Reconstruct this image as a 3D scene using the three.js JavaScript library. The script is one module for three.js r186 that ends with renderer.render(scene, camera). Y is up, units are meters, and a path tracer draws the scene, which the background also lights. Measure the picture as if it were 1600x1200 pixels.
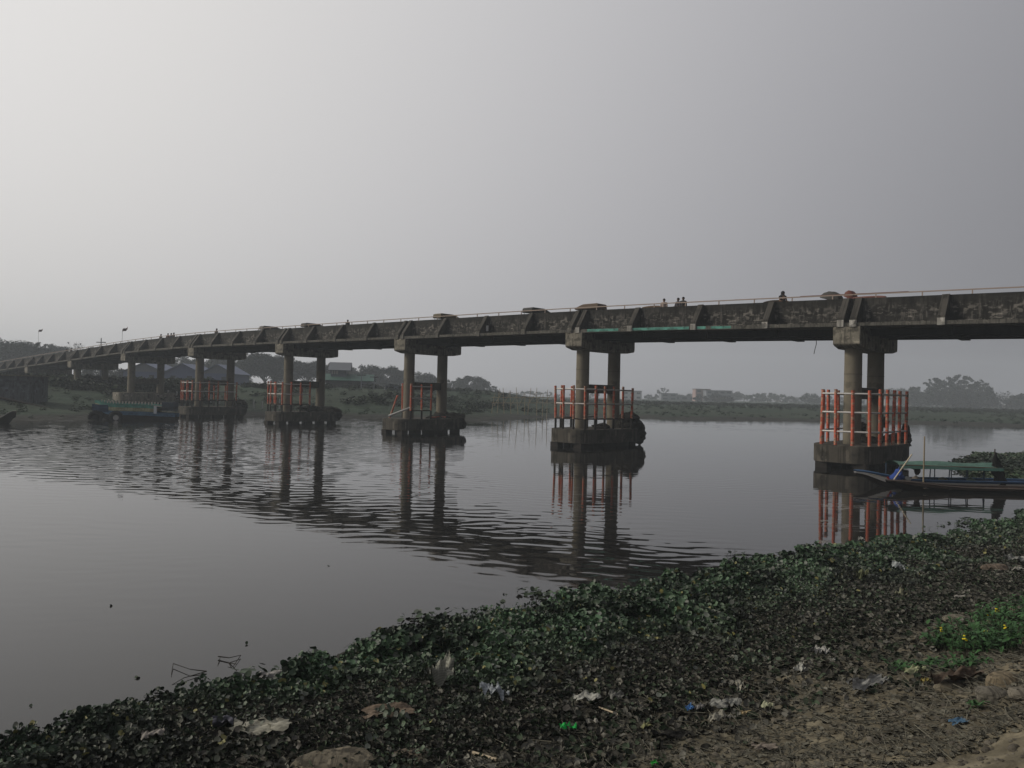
import * as THREE from 'three';
import { mergeGeometries } from 'three/addons/utils/BufferGeometryUtils.js';
import { MarchingCubes } from 'three/addons/objects/MarchingCubes.js';

// ------------------------------------------------------------------ camera, sky, sun, exposure
const scene = new THREE.Scene();
const EYE = 4.18, F = 1240, ROLL = 0.0227, HOR = 614;
const camera = new THREE.PerspectiveCamera(2 * Math.atan(600 / F) * 180 / Math.PI, 4 / 3, 0.1, 2500);
camera.position.set(0, EYE, 0);
camera.rotation.order = 'YXZ';
camera.rotation.set((HOR - 600) / F, 0, ROLL);
scene.add(camera);
const SUN = new THREE.Vector3(-Math.sin(1.2) * Math.cos(0.5), Math.sin(0.5), -Math.cos(1.2) * Math.cos(0.5)).normalize();
{
  const w = 512, h = 256, data = new Float32Array(w * h * 4);
  for (let j = 0; j < h; j++) for (let i = 0; i < w; i++) {
    const el = ((j + 0.5) / h - 0.5) * Math.PI, az = ((i + 0.5) / w - 0.5) * 2 * Math.PI;
    const x = Math.cos(el) * Math.cos(az), y = Math.sin(el), z = Math.cos(el) * Math.sin(az);
    const g = Math.acos(Math.max(-1, Math.min(1, x * SUN.x + y * SUN.y + z * SUN.z))) * 180 / Math.PI;
    const c2 = Math.pow(Math.cos(g * Math.PI / 360), 2), near = Math.pow(c2, 1.7);
    const L = (0.032 + 0.885 * near) * (1 - 0.2 * Math.exp(-Math.max(0, el) / 0.15));
    const k = Math.min(1, near * 1.25), o = (j * w + i) * 4;
    data[o] = L * (0.955 + 0.05 * k); data[o + 1] = L * (0.965 + 0.02 * k); data[o + 2] = L * (1.09 - 0.12 * k); data[o + 3] = 1;
  }
  const sky = new THREE.DataTexture(data, w, h, THREE.RGBAFormat, THREE.FloatType);
  sky.mapping = THREE.EquirectangularReflectionMapping; sky.magFilter = THREE.LinearFilter; sky.needsUpdate = true;
  scene.background = sky; scene.environment = sky;
}
const sun = new THREE.DirectionalLight(new THREE.Color(1, 0.92, 0.78), 2.6);
sun.position.copy(SUN).multiplyScalar(150); sun.target.position.set(0, 0, -40); scene.add(sun, sun.target);
sun.castShadow = true; sun.shadow.radius = 30; sun.shadow.mapSize.set(2048, 2048);
Object.assign(sun.shadow.camera, { left: -130, right: 130, top: 90, bottom: -90, near: 1, far: 400 });
scene.fog = new THREE.FogExp2(new THREE.Color(0.84, 0.92, 1), 0.00085);
const renderer = new THREE.WebGLRenderer({ antialias: true });
renderer.setSize(1024, 768); renderer.shadowMap.enabled = true;
renderer.toneMapping = THREE.LinearToneMapping; renderer.toneMappingExposure = 1;

// ------------------------------------------------------------------ helpers
let seed = 7;
function reseed(n) { seed = (n * 2654435761) >>> 0 || 1; }
function rnd() { seed = (seed + 0x6d2b79f5) >>> 0; let t = seed; t = Math.imul(t ^ (t >>> 15), t | 1); t ^= t + Math.imul(t ^ (t >>> 7), t | 61); return ((t ^ (t >>> 14)) >>> 0) / 4294967296; }
const rr = (a, b) => a + (b - a) * rnd();
const clamp = (x, a = 0, b = 1) => Math.max(a, Math.min(b, x));
const smooth = (a, b, x) => { const t = clamp((x - a) / (b - a)); return t * t * (3 - 2 * t); };
const mix = (a, b, t) => a + (b - a) * t;
function hash(x, y, z) { let h = Math.imul(x, 374761393) ^ Math.imul(y, 668265263) ^ Math.imul(z, 2147483647 ^ 0x5bd1e995); h = Math.imul(h ^ (h >>> 13), 1274126177); h ^= h >>> 16; return (h >>> 0) / 4294967296; }
function noise(x, y, z = 0, per = 0) {
  const xi = Math.floor(x), yi = Math.floor(y), zi = Math.floor(z); let fx = x - xi, fy = y - yi, fz = z - zi;
  fx = fx * fx * (3 - 2 * fx); fy = fy * fy * (3 - 2 * fy); fz = fz * fz * (3 - 2 * fz);
  const w = (a) => per ? ((a % per) + per) % per : a;
  const X0 = w(xi), X1 = w(xi + 1), Y0 = w(yi), Y1 = w(yi + 1);
  const l = (k) => mix(mix(hash(X0, Y0, k), hash(X1, Y0, k), fx), mix(hash(X0, Y1, k), hash(X1, Y1, k), fx), fy);
  return fz ? mix(l(zi), l(zi + 1), fz) : l(zi);
}
function fbm(x, y, z = 0, oct = 4, per = 0) { let s = 0, a = 0.5, n = 0; for (let i = 0; i < oct; i++) { s += a * noise(x, y, z + i * 17, per); n += a; a *= 0.5; x *= 2; y *= 2; per *= 2; } return s / n; }

// pixel of the photograph <-> place in the world (a ruler used while laying things out)
function at(px, py, h) { const x = px + ROLL * (py - 600), y = py - ROLL * (px - 800), d = (EYE - h) * F / (y - HOR); return [(x - 800) * d / F, d]; }
function atD(px, py, d) { const x = px + ROLL * (py - 600), y = py - ROLL * (px - 800); return [(x - 800) * d / F, EYE + (HOR - y) * d / F]; }
function pix(X, Y, d) { const x = 800 + F * X / d, y = HOR - F * (Y - EYE) / d; return [x - ROLL * (y - 600), y + ROLL * (x - 800)]; }

const used = {};
function numbered(name) { const n = used[name] = (used[name] ?? -1) + 1; return n ? name + '_' + String(n).padStart(3, '0') : name; }
function tag(o, label, category, group) { o.userData.label = label; o.userData.category = category; if (group) o.userData.group = group; return o; }
function thing(name, label, category, pos = [0, 0, 0], turn = 0, group) {
  const o = new THREE.Group(); o.name = numbered(name); scene.add(o); o.position.set(...pos); o.rotation.y = turn; return tag(o, label, category, group);
}
function part(parent, name, geo, mat) {
  const m = new THREE.Mesh(Array.isArray(geo) ? merged(geo) : geo, mat); m.name = parent === scene ? numbered(name) : name; m.castShadow = m.receiveShadow = true; parent.add(m); return m;
}
function structure(name, geo, mat, kind = 'structure') { const m = part(scene, name, geo, mat); m.userData.kind = kind; return m; }
function merged(list) {
  const flat = list.map((g) => { const n = g.index ? g.toNonIndexed() : g.clone(); if (!n.attributes.uv) n.setAttribute('uv', new THREE.BufferAttribute(new Float32Array(n.attributes.position.count * 2), 2)); for (const k of Object.keys(n.attributes)) if (!['position', 'normal', 'uv'].includes(k)) n.deleteAttribute(k); n.clearGroups(); return n; });
  return mergeGeometries(flat);
}
function boxUV(g, s = 1) {           // uv in metres from the dominant axis of each face
  g = g.index ? g.toNonIndexed() : g; const p = g.attributes.position, n = g.attributes.normal, uv = new Float32Array(p.count * 2);
  for (let i = 0; i < p.count; i += 3) {
    let nx = 0, ny = 0, nz = 0; for (let k = 0; k < 3; k++) { nx += n.getX(i + k); ny += n.getY(i + k); nz += n.getZ(i + k); }
    nx = Math.abs(nx); ny = Math.abs(ny); nz = Math.abs(nz);
    for (let k = 0; k < 3; k++) { const x = p.getX(i + k), y = p.getY(i + k), z = p.getZ(i + k); const [u, v] = ny > nx && ny > nz ? [x, z] : nx > nz ? [z, y] : [x, y]; uv[(i + k) * 2] = u * s; uv[(i + k) * 2 + 1] = v * s; }
  }
  g.setAttribute('uv', new THREE.BufferAttribute(uv, 2)); return g;
}
function box(x0, x1, y0, y1, z0, z1) { const g = new THREE.BoxGeometry(x1 - x0, y1 - y0, z1 - z0); g.translate((x0 + x1) / 2, (y0 + y1) / 2, (z0 + z1) / 2); return boxUV(g); }
function bar(a, b, r0, r1 = r0, seg = 7) {   // tapered round bar
  const A = new THREE.Vector3(...a), B = new THREE.Vector3(...b), d = B.clone().sub(A), L = d.length();
  const g = new THREE.CylinderGeometry(r1, r0, L, seg, 1); g.translate(0, L / 2, 0);
  g.applyQuaternion(new THREE.Quaternion().setFromUnitVectors(new THREE.Vector3(0, 1, 0), d.normalize())); g.translate(...a); return g;
}
function tube(pts, r, seg = 24, rad = 6) { return new THREE.TubeGeometry(new THREE.CatmullRomCurve3(pts.map((p) => new THREE.Vector3(...p))), seg, r, rad); }
function mesh3(pos, idx, uv) { const g = new THREE.BufferGeometry(); g.setAttribute('position', new THREE.Float32BufferAttribute(pos, 3)); if (uv) g.setAttribute('uv', new THREE.Float32BufferAttribute(uv, 2)); g.setIndex(idx); g.computeVertexNormals(); return g; }
function lump(rx, ry, rz, amp, sd, det = 3, freq = 1.6) {        // an uneven stone or heap
  const g = new THREE.IcosahedronGeometry(1, det), p = g.attributes.position, v = new THREE.Vector3();
  for (let i = 0; i < p.count; i++) { v.fromBufferAttribute(p, i); const k = 1 + amp * (fbm(v.x * freq + sd * 3.1, v.y * freq + 5, v.z * freq + sd, 4) - 0.5) * 2; p.setXYZ(i, v.x * rx * k, v.y * ry * k, v.z * rz * k); }
  g.computeVertexNormals(); return boxUV(g);
}
// ------------------------------------------------------------------ textures and materials
function tex(n, fn, srgb = true) {
  const d = new Uint8Array(n * n * 4);
  for (let j = 0; j < n; j++) for (let i = 0; i < n; i++) { const c = fn(i / n, j / n), o = (j * n + i) * 4; for (let k = 0; k < 3; k++) d[o + k] = clamp(srgb ? Math.pow(Math.max(0, c[k]), 1 / 2.2) : c[k]) * 255; d[o + 3] = 255; }
  const t = new THREE.DataTexture(d, n, n); t.magFilter = THREE.LinearFilter; t.wrapS = t.wrapT = THREE.RepeatWrapping; if (srgb) t.colorSpace = THREE.SRGBColorSpace; t.needsUpdate = true; return t;
}
const rep = (t, s) => { const c = t.clone(); c.repeat.set(1 / s, 1 / s); c.needsUpdate = true; return c; };
const bumpT = tex(512, (u, v) => { const a = fbm(u * 8, v * 8, 3, 6, 8); return [a, a, a]; }, false);
const std = (o) => new THREE.MeshPhysicalMaterial({ roughness: 0.85, specularIntensity: (o.roughness ?? 0.85) > 0.55 ? 0.3 : 1, ...o });   // porous, dusty surfaces shine little
const rgb = (r, g, b) => new THREE.Color().setRGB(r, g, b);
// weathered concrete, 8 m a tile: grey, brown damp, black mould, pale scars, rain streaks
const concreteT = tex(1024, (u, v) => {
  const a = fbm(u * 6, v * 6, 1, 5, 6), b = fbm(u * 24, v * 24, 9, 4, 24), st = fbm(u * 90, v * 5, 21, 3, 0) * (u < 0.985 ? 1 : 1), c = fbm(u * 10, v * 10, 44, 5, 10);
  let k = mix(0.1, 0.2, a) * mix(0.75, 1.2, b); k *= 1 - 0.45 * smooth(0.52, 0.7, st); k *= 1 - 0.6 * smooth(0.55, 0.72, c); k += 0.1 * smooth(0.66, 0.74, fbm(u * 18, v * 18, 77, 4, 18));
  return [k * 1.04, k, k * 0.92];
});
const columnT = tex(512, (u, v) => { const a = fbm(u * 4, v * 4, 6, 5, 4), b = fbm(u * 30, v * 6, 19, 4, 0), c = fbm(u * 8, v * 8, 28, 5, 8); let k = 0.19 * mix(0.8, 1.15, a) * mix(0.85, 1.1, b); k *= 1 - 0.35 * smooth(0.6, 0.75, c); return [k * 1.04, k, k * 0.9]; }); columnT.repeat.set(0.2, 0.2);
// parapet: u along 16 m, v = height over 2 m; mould from the top, broken pale plaster low down
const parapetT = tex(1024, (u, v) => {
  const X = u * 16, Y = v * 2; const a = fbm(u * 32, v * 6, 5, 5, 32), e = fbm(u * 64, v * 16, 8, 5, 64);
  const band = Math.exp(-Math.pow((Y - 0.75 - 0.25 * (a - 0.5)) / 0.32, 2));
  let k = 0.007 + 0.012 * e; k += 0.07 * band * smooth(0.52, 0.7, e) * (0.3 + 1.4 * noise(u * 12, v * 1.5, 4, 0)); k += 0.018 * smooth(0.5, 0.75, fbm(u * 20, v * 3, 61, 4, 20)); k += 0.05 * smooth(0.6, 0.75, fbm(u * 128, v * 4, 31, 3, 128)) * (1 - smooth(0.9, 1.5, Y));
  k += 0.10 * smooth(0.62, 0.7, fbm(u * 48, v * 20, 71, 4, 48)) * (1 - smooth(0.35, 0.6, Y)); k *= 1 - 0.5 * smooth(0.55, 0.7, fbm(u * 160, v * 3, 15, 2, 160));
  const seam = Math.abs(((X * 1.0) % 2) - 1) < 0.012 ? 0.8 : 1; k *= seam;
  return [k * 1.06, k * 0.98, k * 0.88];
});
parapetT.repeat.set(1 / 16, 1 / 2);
const bump = (s) => rep(bumpT, s);
const M = {
  concrete: std({ map: rep(concreteT, 8), bumpMap: bump(2), bumpScale: 0.02, color: rgb(0.3, 0.285, 0.27) }),
  concreteLight: std({ map: rep(concreteT, 5), bumpMap: bump(2), bumpScale: 0.02, color: rgb(1.0, 0.95, 0.84) }),
  column: std({ map: columnT, bumpMap: bump(2), bumpScale: 0.01, color: rgb(0.74, 0.68, 0.58) }),
  pileCap: std({ map: rep(concreteT, 9), bumpMap: bump(1.5), bumpScale: 0.02, color: rgb(0.4, 0.37, 0.33) }),
  concreteDark: std({ map: rep(concreteT, 7), bumpMap: bump(2), bumpScale: 0.03, color: rgb(0.45, 0.42, 0.38) }),
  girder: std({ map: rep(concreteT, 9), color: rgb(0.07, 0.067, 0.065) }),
  parapet: std({ map: parapetT, bumpMap: bump(1.5), bumpScale: 0.015 }),
  ledge: std({ map: rep(concreteT, 4), bumpMap: bump(1), bumpScale: 0.02, color: rgb(0.62, 0.61, 0.58) }),
  block: std({ map: rep(concreteT, 6), color: rgb(1.5, 1.5, 1.5) }),
  teal: std({ color: rgb(0.14, 0.42, 0.35), map: rep(bumpT, 3), roughness: 0.7 }),
  rail: std({ color: rgb(0.26, 0.21, 0.18), roughness: 0.7 }),
  railRed: std({ color: rgb(0.13, 0.06, 0.05), roughness: 0.7 }),
  orange: std({ color: rgb(1, 1, 1), roughness: 0.6, map: rep(tex(256, (u, v) => { const a = fbm(u * 6, v * 10, 2, 5, 0), w = smooth(0.52, 0.66, a), z = 1 - 0.4 * smooth(0.54, 0.72, fbm(u * 5, v * 14, 51, 5, 0)); return [mix(0.42, 0.32, w) * z, mix(0.09, 0.2, w) * z, mix(0.048, 0.14, w) * z]; }), 1.5) }),
  scorch: std({ color: rgb(0.02, 0.017, 0.015) }),
  railGrey: std({ color: rgb(0.42, 0.41, 0.4), roughness: 0.6, metalness: 0.2 }),
  black: std({ color: rgb(0.012, 0.011, 0.010), roughness: 0.9 }),
  drift: std({ color: rgb(0.016, 0.014, 0.011), roughness: 0.95 }),
  wood: std({ color: rgb(0.09, 0.06, 0.04) }), bamboo: std({ color: rgb(0.22, 0.18, 0.12), roughness: 0.6 }), darkWood: std({ color: rgb(0.028, 0.02, 0.015), roughness: 0.7 }),
  skin: std({ color: rgb(0.12, 0.07, 0.045), roughness: 0.6 }), hair: std({ color: rgb(0.01, 0.009, 0.008), roughness: 0.6 }),
  bark: std({ color: rgb(0.06, 0.05, 0.04) }),
  leafA: std({ color: rgb(0.02, 0.03, 0.017), side: THREE.DoubleSide }), leafB: std({ color: rgb(0.027, 0.036, 0.02), side: THREE.DoubleSide }), leafC: std({ color: rgb(0.016, 0.025, 0.015), side: THREE.DoubleSide }),
  blueTin: std({ color: rgb(0.09, 0.11, 0.18), roughness: 0.6 }), greyTin: std({ color: rgb(0.13, 0.14, 0.16), roughness: 0.6 }), greenTin: std({ color: rgb(0.045, 0.09, 0.075), roughness: 0.6 }),
  whiteWall: std({ color: rgb(0.34, 0.34, 0.34) }), pinkWall: std({ color: rgb(0.26, 0.18, 0.17) }), darkWall: std({ color: rgb(0.07, 0.07, 0.07) }), glass: std({ color: rgb(0.03, 0.035, 0.04), roughness: 0.2 }),
  rubber: std({ color: rgb(0.014, 0.014, 0.014) }),
};

// ------------------------------------------------------------------ the lie of the land
const nearShore = [[-30, -20], [-14, 3], at(-160, 1205, 0), at(0, 1162, 0), at(120, 1130, 0), at(250, 1096, 0), at(400, 1072, 0), at(560, 1010, 0), at(700, 975, 0), at(840, 946, 0), at(1000, 920, 0), at(1160, 890, 0), at(1300, 861, 0), at(1450, 846, 0), at(1530, 827, 0), at(1600, 806, 0), [27, 33], [36, 41], [47, 50], [70, 75], [120, 110], [300, 160]];
const farShore = [[-400, 20], [-140, 48], [-75, 64], at(0, 659, 0), at(140, 657, 0), at(270, 651.5, 0), at(330, 650, 0), at(400, 652, 0), at(550, 655, 0), at(700, 656.5, 0), at(800, 657, 0), at(850, 652.5, 0), at(985, 651.5, 0), at(1100, 656, 0), at(1250, 657.5, 0), at(1420, 661.5, 0), at(1600, 667, 0), [150, 140], [260, 190], [600, 260]];
function side(poly, x, d) {        // signed distance; positive to the right of the direction of travel (towards smaller d)
  let best = 1e9, sg = 1;
  for (let i = 0; i + 1 < poly.length; i++) {
    const [ax, ad] = poly[i], [bx, bd] = poly[i + 1], ux = bx - ax, ud = bd - ad, t = clamp(((x - ax) * ux + (d - ad) * ud) / (ux * ux + ud * ud));
    const ex = x - ax - t * ux, ed = d - ad - t * ud, q = ex * ex + ed * ed;
    if (q < best - 1e-9) { best = q; sg = ux * ed - ud * ex > 0 ? -1 : 1; }
  }
  return sg * Math.sqrt(best);
}
function nearHeight(x, d, fine = true) {
  const s = side(nearShore, x, d);
  let h = s < 0 ? Math.max(-1.5, s * 0.25) : 0.05 * Math.min(s, 2) + 0.02 + 0.0295 * Math.pow(Math.max(0, s - 2.2), 2) * (s < 9 ? 1 : 1) ;
  if (s > 13) h = 0.12 + 0.0295 * 10.8 * 10.8 + (s - 13) * 0.12;
  if (fine && s > -1) { const k = smooth(1.2, 5, s); h += k * (0.26 * (fbm(x * 0.5, d * 0.5, 4, 3) - 0.5) + 0.12 * (fbm(x * 2.1, d * 2.1, 6, 3) - 0.5)) + 0.05 * (fbm(x * 5, d * 5, 9, 3) - 0.5) + 0.06 * k * (fbm(x * 11, d * 17, 13, 3) - 0.5); }
  return h;
}
function farHeight(x, d) {
  const s = -side(farShore, x, d); if (s < 0) return Math.max(-1.5, s * 0.2);
  const top = mix(4.2, 1.75, smooth(-8, 14, x)), w = mix(44, 50, smooth(0, 20, x));
  let h = 0.02 + 0.5 * smooth(0, 5, s) + (top - 0.5) * smooth(3, w, s);
  h += (fbm(x * 0.13, d * 0.13, 3, 4) - 0.5) * mix(0.9, 0.4, smooth(0, 20, x)) * smooth(2, 10, s);
  return h;
}
function onGround(px, py, lift = 0) {   // where the ray through a pixel meets the near bank
  let lo = 0;
  for (let d = 4; d < 60; d += 0.04) { const [X, Y] = atD(px, py, d); const h = Math.max(0, nearHeight(X, d)); if (Y <= h) return [X, h + lift, -d]; lo = d; }
  const [X, d] = at(px, py, 0); return [X, lift, -d];
}
function sheet(xs, ds, hf, colour) {
  const nx = xs.length, nd = ds.length, pos = [], col = [], idx = [], uv = [];
  for (const d of ds) for (const x of xs) { const h = hf(x, d); pos.push(x, h, -d); uv.push(x, d); const c = colour(x, d, h); col.push(...c); }
  for (let j = 0; j + 1 < nd; j++) for (let i = 0; i + 1 < nx; i++) { const a = j * nx + i; idx.push(a, a + 1, a + nx, a + 1, a + nx + 1, a + nx); }
  const g = mesh3(pos, idx, uv); g.setAttribute('color', new THREE.Float32BufferAttribute(col, 3)); return g;
}
const steps = (list) => { const out = []; for (let i = 0; i + 1 < list.length; i++) { const [a, st] = list[i], b = list[i + 1][0]; const n = Math.max(1, Math.round((b - a) / st)); for (let k = 0; k < n; k++) out.push(a + (b - a) * k / n); } out.push(list[list.length - 1][0]); return out; };
// edges of the green mat and of the withered belt behind it, on the near bank
const g2 = (px, py) => { const p = onGround(px, py); return [p[0], -p[2]]; };
const greenEdge = [[-16, 5], g2(-150, 1260), g2(120, 1215), g2(350, 1135), g2(520, 1115), g2(700, 1105), g2(880, 1062), g2(1000, 1015), g2(1150, 965), g2(1300, 925), g2(1450, 885), g2(1600, 838), [30, 28], [60, 55]];
const dryEdge = [[-16, 3], g2(-150, 1330), g2(200, 1262), g2(450, 1205), g2(700, 1172), g2(900, 1135), g2(1050, 1092), g2(1150, 1060), g2(1300, 1018), g2(1420, 980), g2(1600, 930), [26, 18], [60, 45]];
{
  const mudT = rep(tex(1024, (u, v) => { const a = fbm(u * 7, v * 7, 2, 6, 7), b = fbm(u * 40, v * 40, 5, 4, 40), c = fbm(u * 5, v * 16, 33, 5, 0); const k = mix(0.5, 1.5, a) * mix(0.7, 1.3, b) * (1 + 0.5 * smooth(0.55, 0.7, c)); return [clamp(k * 0.5), clamp(k * 0.5), clamp(k * 0.5)]; }), 2.3);
  const mud = std({ vertexColors: true, map: mudT, bumpMap: bump(0.7), bumpScale: 0.03, roughness: 0.9 });
  const xs = steps([[-300, 20], [-60, 4], [-18, 0.5], [-9, 0.07], [9, 0.1], [20, 0.25], [34, 1], [60, 6], [300, 0]]), ds = steps([[-150, 12], [-20, 2], [0, 0.4], [5.5, 0.055], [15, 0.11], [26, 0.35], [48, 4], [80, 10], [160, 0]]);
  structure('near_riverbank', sheet(xs, ds, (x, d) => nearHeight(x, d), (x, d) => {
    const s = side(dryEdge, x, d), w = smooth(-0.8, 0.8, s + (fbm(x * 1.5, d * 1.5, 8, 3) - 0.5) * 1.6), n = fbm(x * 0.9, d * 0.9, 50, 4), r = smooth(2, 8, x) * 0.5 + 0.5 * n;
    const wet = [0.022, 0.021, 0.018], dry = [mix(0.078, 0.11, r), mix(0.071, 0.092, r), mix(0.052, 0.062, r)];
    return [0, 1, 2].map((k) => mix(wet[k], dry[k] * mix(0.55, 1.1, n), w) * 2);
  }), mud);
  const grassT = rep(tex(512, (u, v) => { const k = mix(0.5, 1.4, fbm(u * 8, v * 8, 3, 6, 8)) * 0.5; return [k, k, k]; }), 9);
  const grass = std({ vertexColors: true, map: grassT, bumpMap: bump(6), bumpScale: 0.3, roughness: 0.95 });
  const fx = steps([[-700, 30], [-160, 5], [-80, 1.2], [60, 2], [130, 5], [300, 30], [700, 0]]), fd = steps([[52, 2], [70, 1], [125, 1.5], [200, 5], [330, 20], [620, 0]]);
  structure('far_riverbank', sheet(fx, fd, farHeight, (x, d, h) => {
    const s = -side(farShore, x, d), n = fbm(x * 0.2, d * 0.2, 60, 4), m = smooth(2, 7, s + (n - 0.5) * 8); const g = smooth(0.35, 0.65, fbm(x * 0.05, d * 0.08, 15, 3));
    const mudc = [0.026, 0.026, 0.023], gr = [mix(0.018, 0.024, g), mix(0.033, 0.035, g), mix(0.019, 0.022, g)];
    return [0, 1, 2].map((k) => mix(mudc[k], gr[k] * mix(0.7, 1.3, n), m) * 2);
  }), grass);
}
// ------------------------------------------------------------------ the river: one sheet, ripples as a normal map in metres
{
  const N = 2048, SPAN = 160, X0 = -100, D0 = 4, H = new Float32Array(N * N), waves = [];
  reseed(11);
  for (let i = 0; i < 54; i++) { const wl = 0.24 * Math.pow(4.8, Math.pow(rnd(), 1.35)), th = (rnd() + rnd() - 1) * 0.8 + 0.08, k = 2 * Math.PI / wl; waves.push([k * Math.sin(th), k * Math.cos(th), rnd() * 6.28, Math.pow(wl, 0.85) / k]); }
  const tab = new Float32Array(4096); for (let i = 0; i < 4096; i++) tab[i] = Math.sin(i / 4096 * 2 * Math.PI);
  const px = SPAN / N;
  for (let j = 0; j < N; j++) for (let i = 0; i < N; i++) {
    const x = X0 + (i + 0.5) * px, d = D0 + (j + 0.5) * px;
    const wx = x + 0.5 * Math.sin(d * 0.31 + Math.sin(x * 0.11) * 2), wd = d + 0.35 * Math.sin(x * 0.43 + 1.3 * Math.sin(d * 0.17)) + 0.12 * Math.sin(x * 1.3 + d * 0.4);
    let s = 0; for (const w of waves) s += tab[((w[0] * wx + w[1] * wd + w[2]) * 651.8986) & 4095] * w[3];
    H[j * N + i] = s;
  }
  let q = 0; for (let j = 1; j < N; j++) for (let i = 0; i < N; i += 7) { const s = (H[j * N + i] - H[(j - 1) * N + i]) / px; q += s * s; } q = Math.sqrt(q / (N * N / 7));
  const data = new Uint8Array(N * N * 4), ENC = 8;   // stored slopes are ENC times too steep, normalScale takes that back
  const lower = [[-60, 33], at(0, 748, 0), at(150, 765, 0), at(330, 812, 0), at(500, 842, 0), at(700, 885, 0), at(900, 925, 0), at(1150, 915, 0), [9, 12]];
  const upper = [at(560, 655, 0), at(690, 735, 0), at(800, 790, 0), at(1000, 838, 0), at(1150, 868, 0), [9, 17]];
  const L = 128, A = new Float32Array(L * L);
  for (let j = 0; j < L; j++) for (let i = 0; i < L; i++) { const x = X0 + (i + 0.5) * SPAN / L, d = D0 + (j + 0.5) * SPAN / L; const a = -side(lower, x, d), b = -side(upper, x, d); 
    const patch = smooth(0.42, 0.62, fbm(x * 0.12, d * 0.07, 90, 3)); A[j * L + i] = smooth(-0.6, 1 + d * 0.06, a) * (1 - 0.95 * smooth(-1.5, 2 + d * 0.03, b)) * mix(0.75, 1.1, patch); }
  const amp = (x, d) => { const u = clamp((x - X0) / SPAN * L - 0.5, 0, L - 1.001), v = clamp((d - D0) / SPAN * L - 0.5, 0, L - 1.001), i = u | 0, j = v | 0, fx = u - i, fy = v - j; return mix(mix(A[j * L + i], A[j * L + i + 1], fx), mix(A[(j + 1) * L + i], A[(j + 1) * L + i + 1], fx), fy); };
  for (let j = 0; j < N; j++) for (let i = 0; i < N; i++) {
    const x = X0 + i * px, d = D0 + j * px, o = (j * N + i) * 4; const near = smooth(14, 40, d), calm = mix(0.0019, mix(0.006, 0.0032, smooth(-15, 15, x)), near) * mix(0.3, 1.5, smooth(0.4, 0.65, noise(x * 0.25, d * 0.18, 3)));
    const sl = (calm + mix(0.0085, 0.026, smooth(17, 46, d)) * mix(1, 1.35, smooth(24, 60, d)) * amp(x, d)) / q * ENC;
    const i1 = Math.min(N - 1, i + 1), j1 = Math.min(N - 1, j + 1);
    let nx = -(H[j * N + i1] - H[j * N + Math.max(0, i - 1)]) / (2 * px) * sl, ny = -(H[j1 * N + i] - H[Math.max(0, j - 1) * N + i]) / (2 * px) * sl; const l = 1 / Math.hypot(nx, ny, 1);
    data[o] = (nx * l * 0.5 + 0.5) * 255; data[o + 1] = (ny * l * 0.5 + 0.5) * 255; data[o + 2] = (l * 0.5 + 0.5) * 255; data[o + 3] = 255;
  }
  const nt = new THREE.DataTexture(data, N, N); nt.magFilter = THREE.LinearFilter; nt.wrapS = nt.wrapT = THREE.MirroredRepeatWrapping; nt.needsUpdate = true;
  const water = new THREE.MeshPhysicalMaterial({ color: rgb(0.012, 0.0115, 0.011), roughness: 0.03, ior: 1.33, normalMap: nt, normalScale: new THREE.Vector2(1 / ENC, 1 / ENC) });
  const pos = [], uv = [], idx = []; const xs = [-700, -100, 60, 700], ds = [-150, 4, 164, 620];
  for (const d of ds) for (const x of xs) { pos.push(x, 0, -d); uv.push((x - X0) / SPAN, (d - D0) / SPAN); }
  for (let j = 0; j < 3; j++) for (let i = 0; i < 3; i++) { const a = j * 4 + i; idx.push(a, a + 1, a + 4, a + 1, a + 5, a + 4); }
  structure('river_water', mesh3(pos, idx, uv), water);
}
// ------------------------------------------------------------------ the bridge: x along it (away, to the left), z across it (away, to the right)
const SP = 21.108, BX = 20.63, BD = 49.06, TURN = Math.atan2(0.66264, -0.74894), DX = [-0.74894, 0.66264], TX = [0.66264, 0.74894];
const PROFILE = [-1.3, -0.45, 0, 0.33, 0.42, 0.47, 0.44, 0.02, -0.88, -1.8, -2.8, -3.8, -4.6];      // from pier -2 to pier 10
function dh(s) { const u = clamp(s / SP + 2, 0, 11.999), i = Math.floor(u), f = u - i, P = (k) => PROFILE[clamp(k, 0, 12)]; const a = P(i - 1), b = P(i), c = P(i + 1), d = P(i + 2); return b + 0.5 * f * (c - a + f * (2 * a - 5 * b + 4 * c - d + f * (3 * (b - c) + d - a))); }
const bw = (s, t) => [BX + s * DX[0] + t * TX[0], BD + s * DX[1] + t * TX[1]];          // bridge -> (X, depth)
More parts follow.
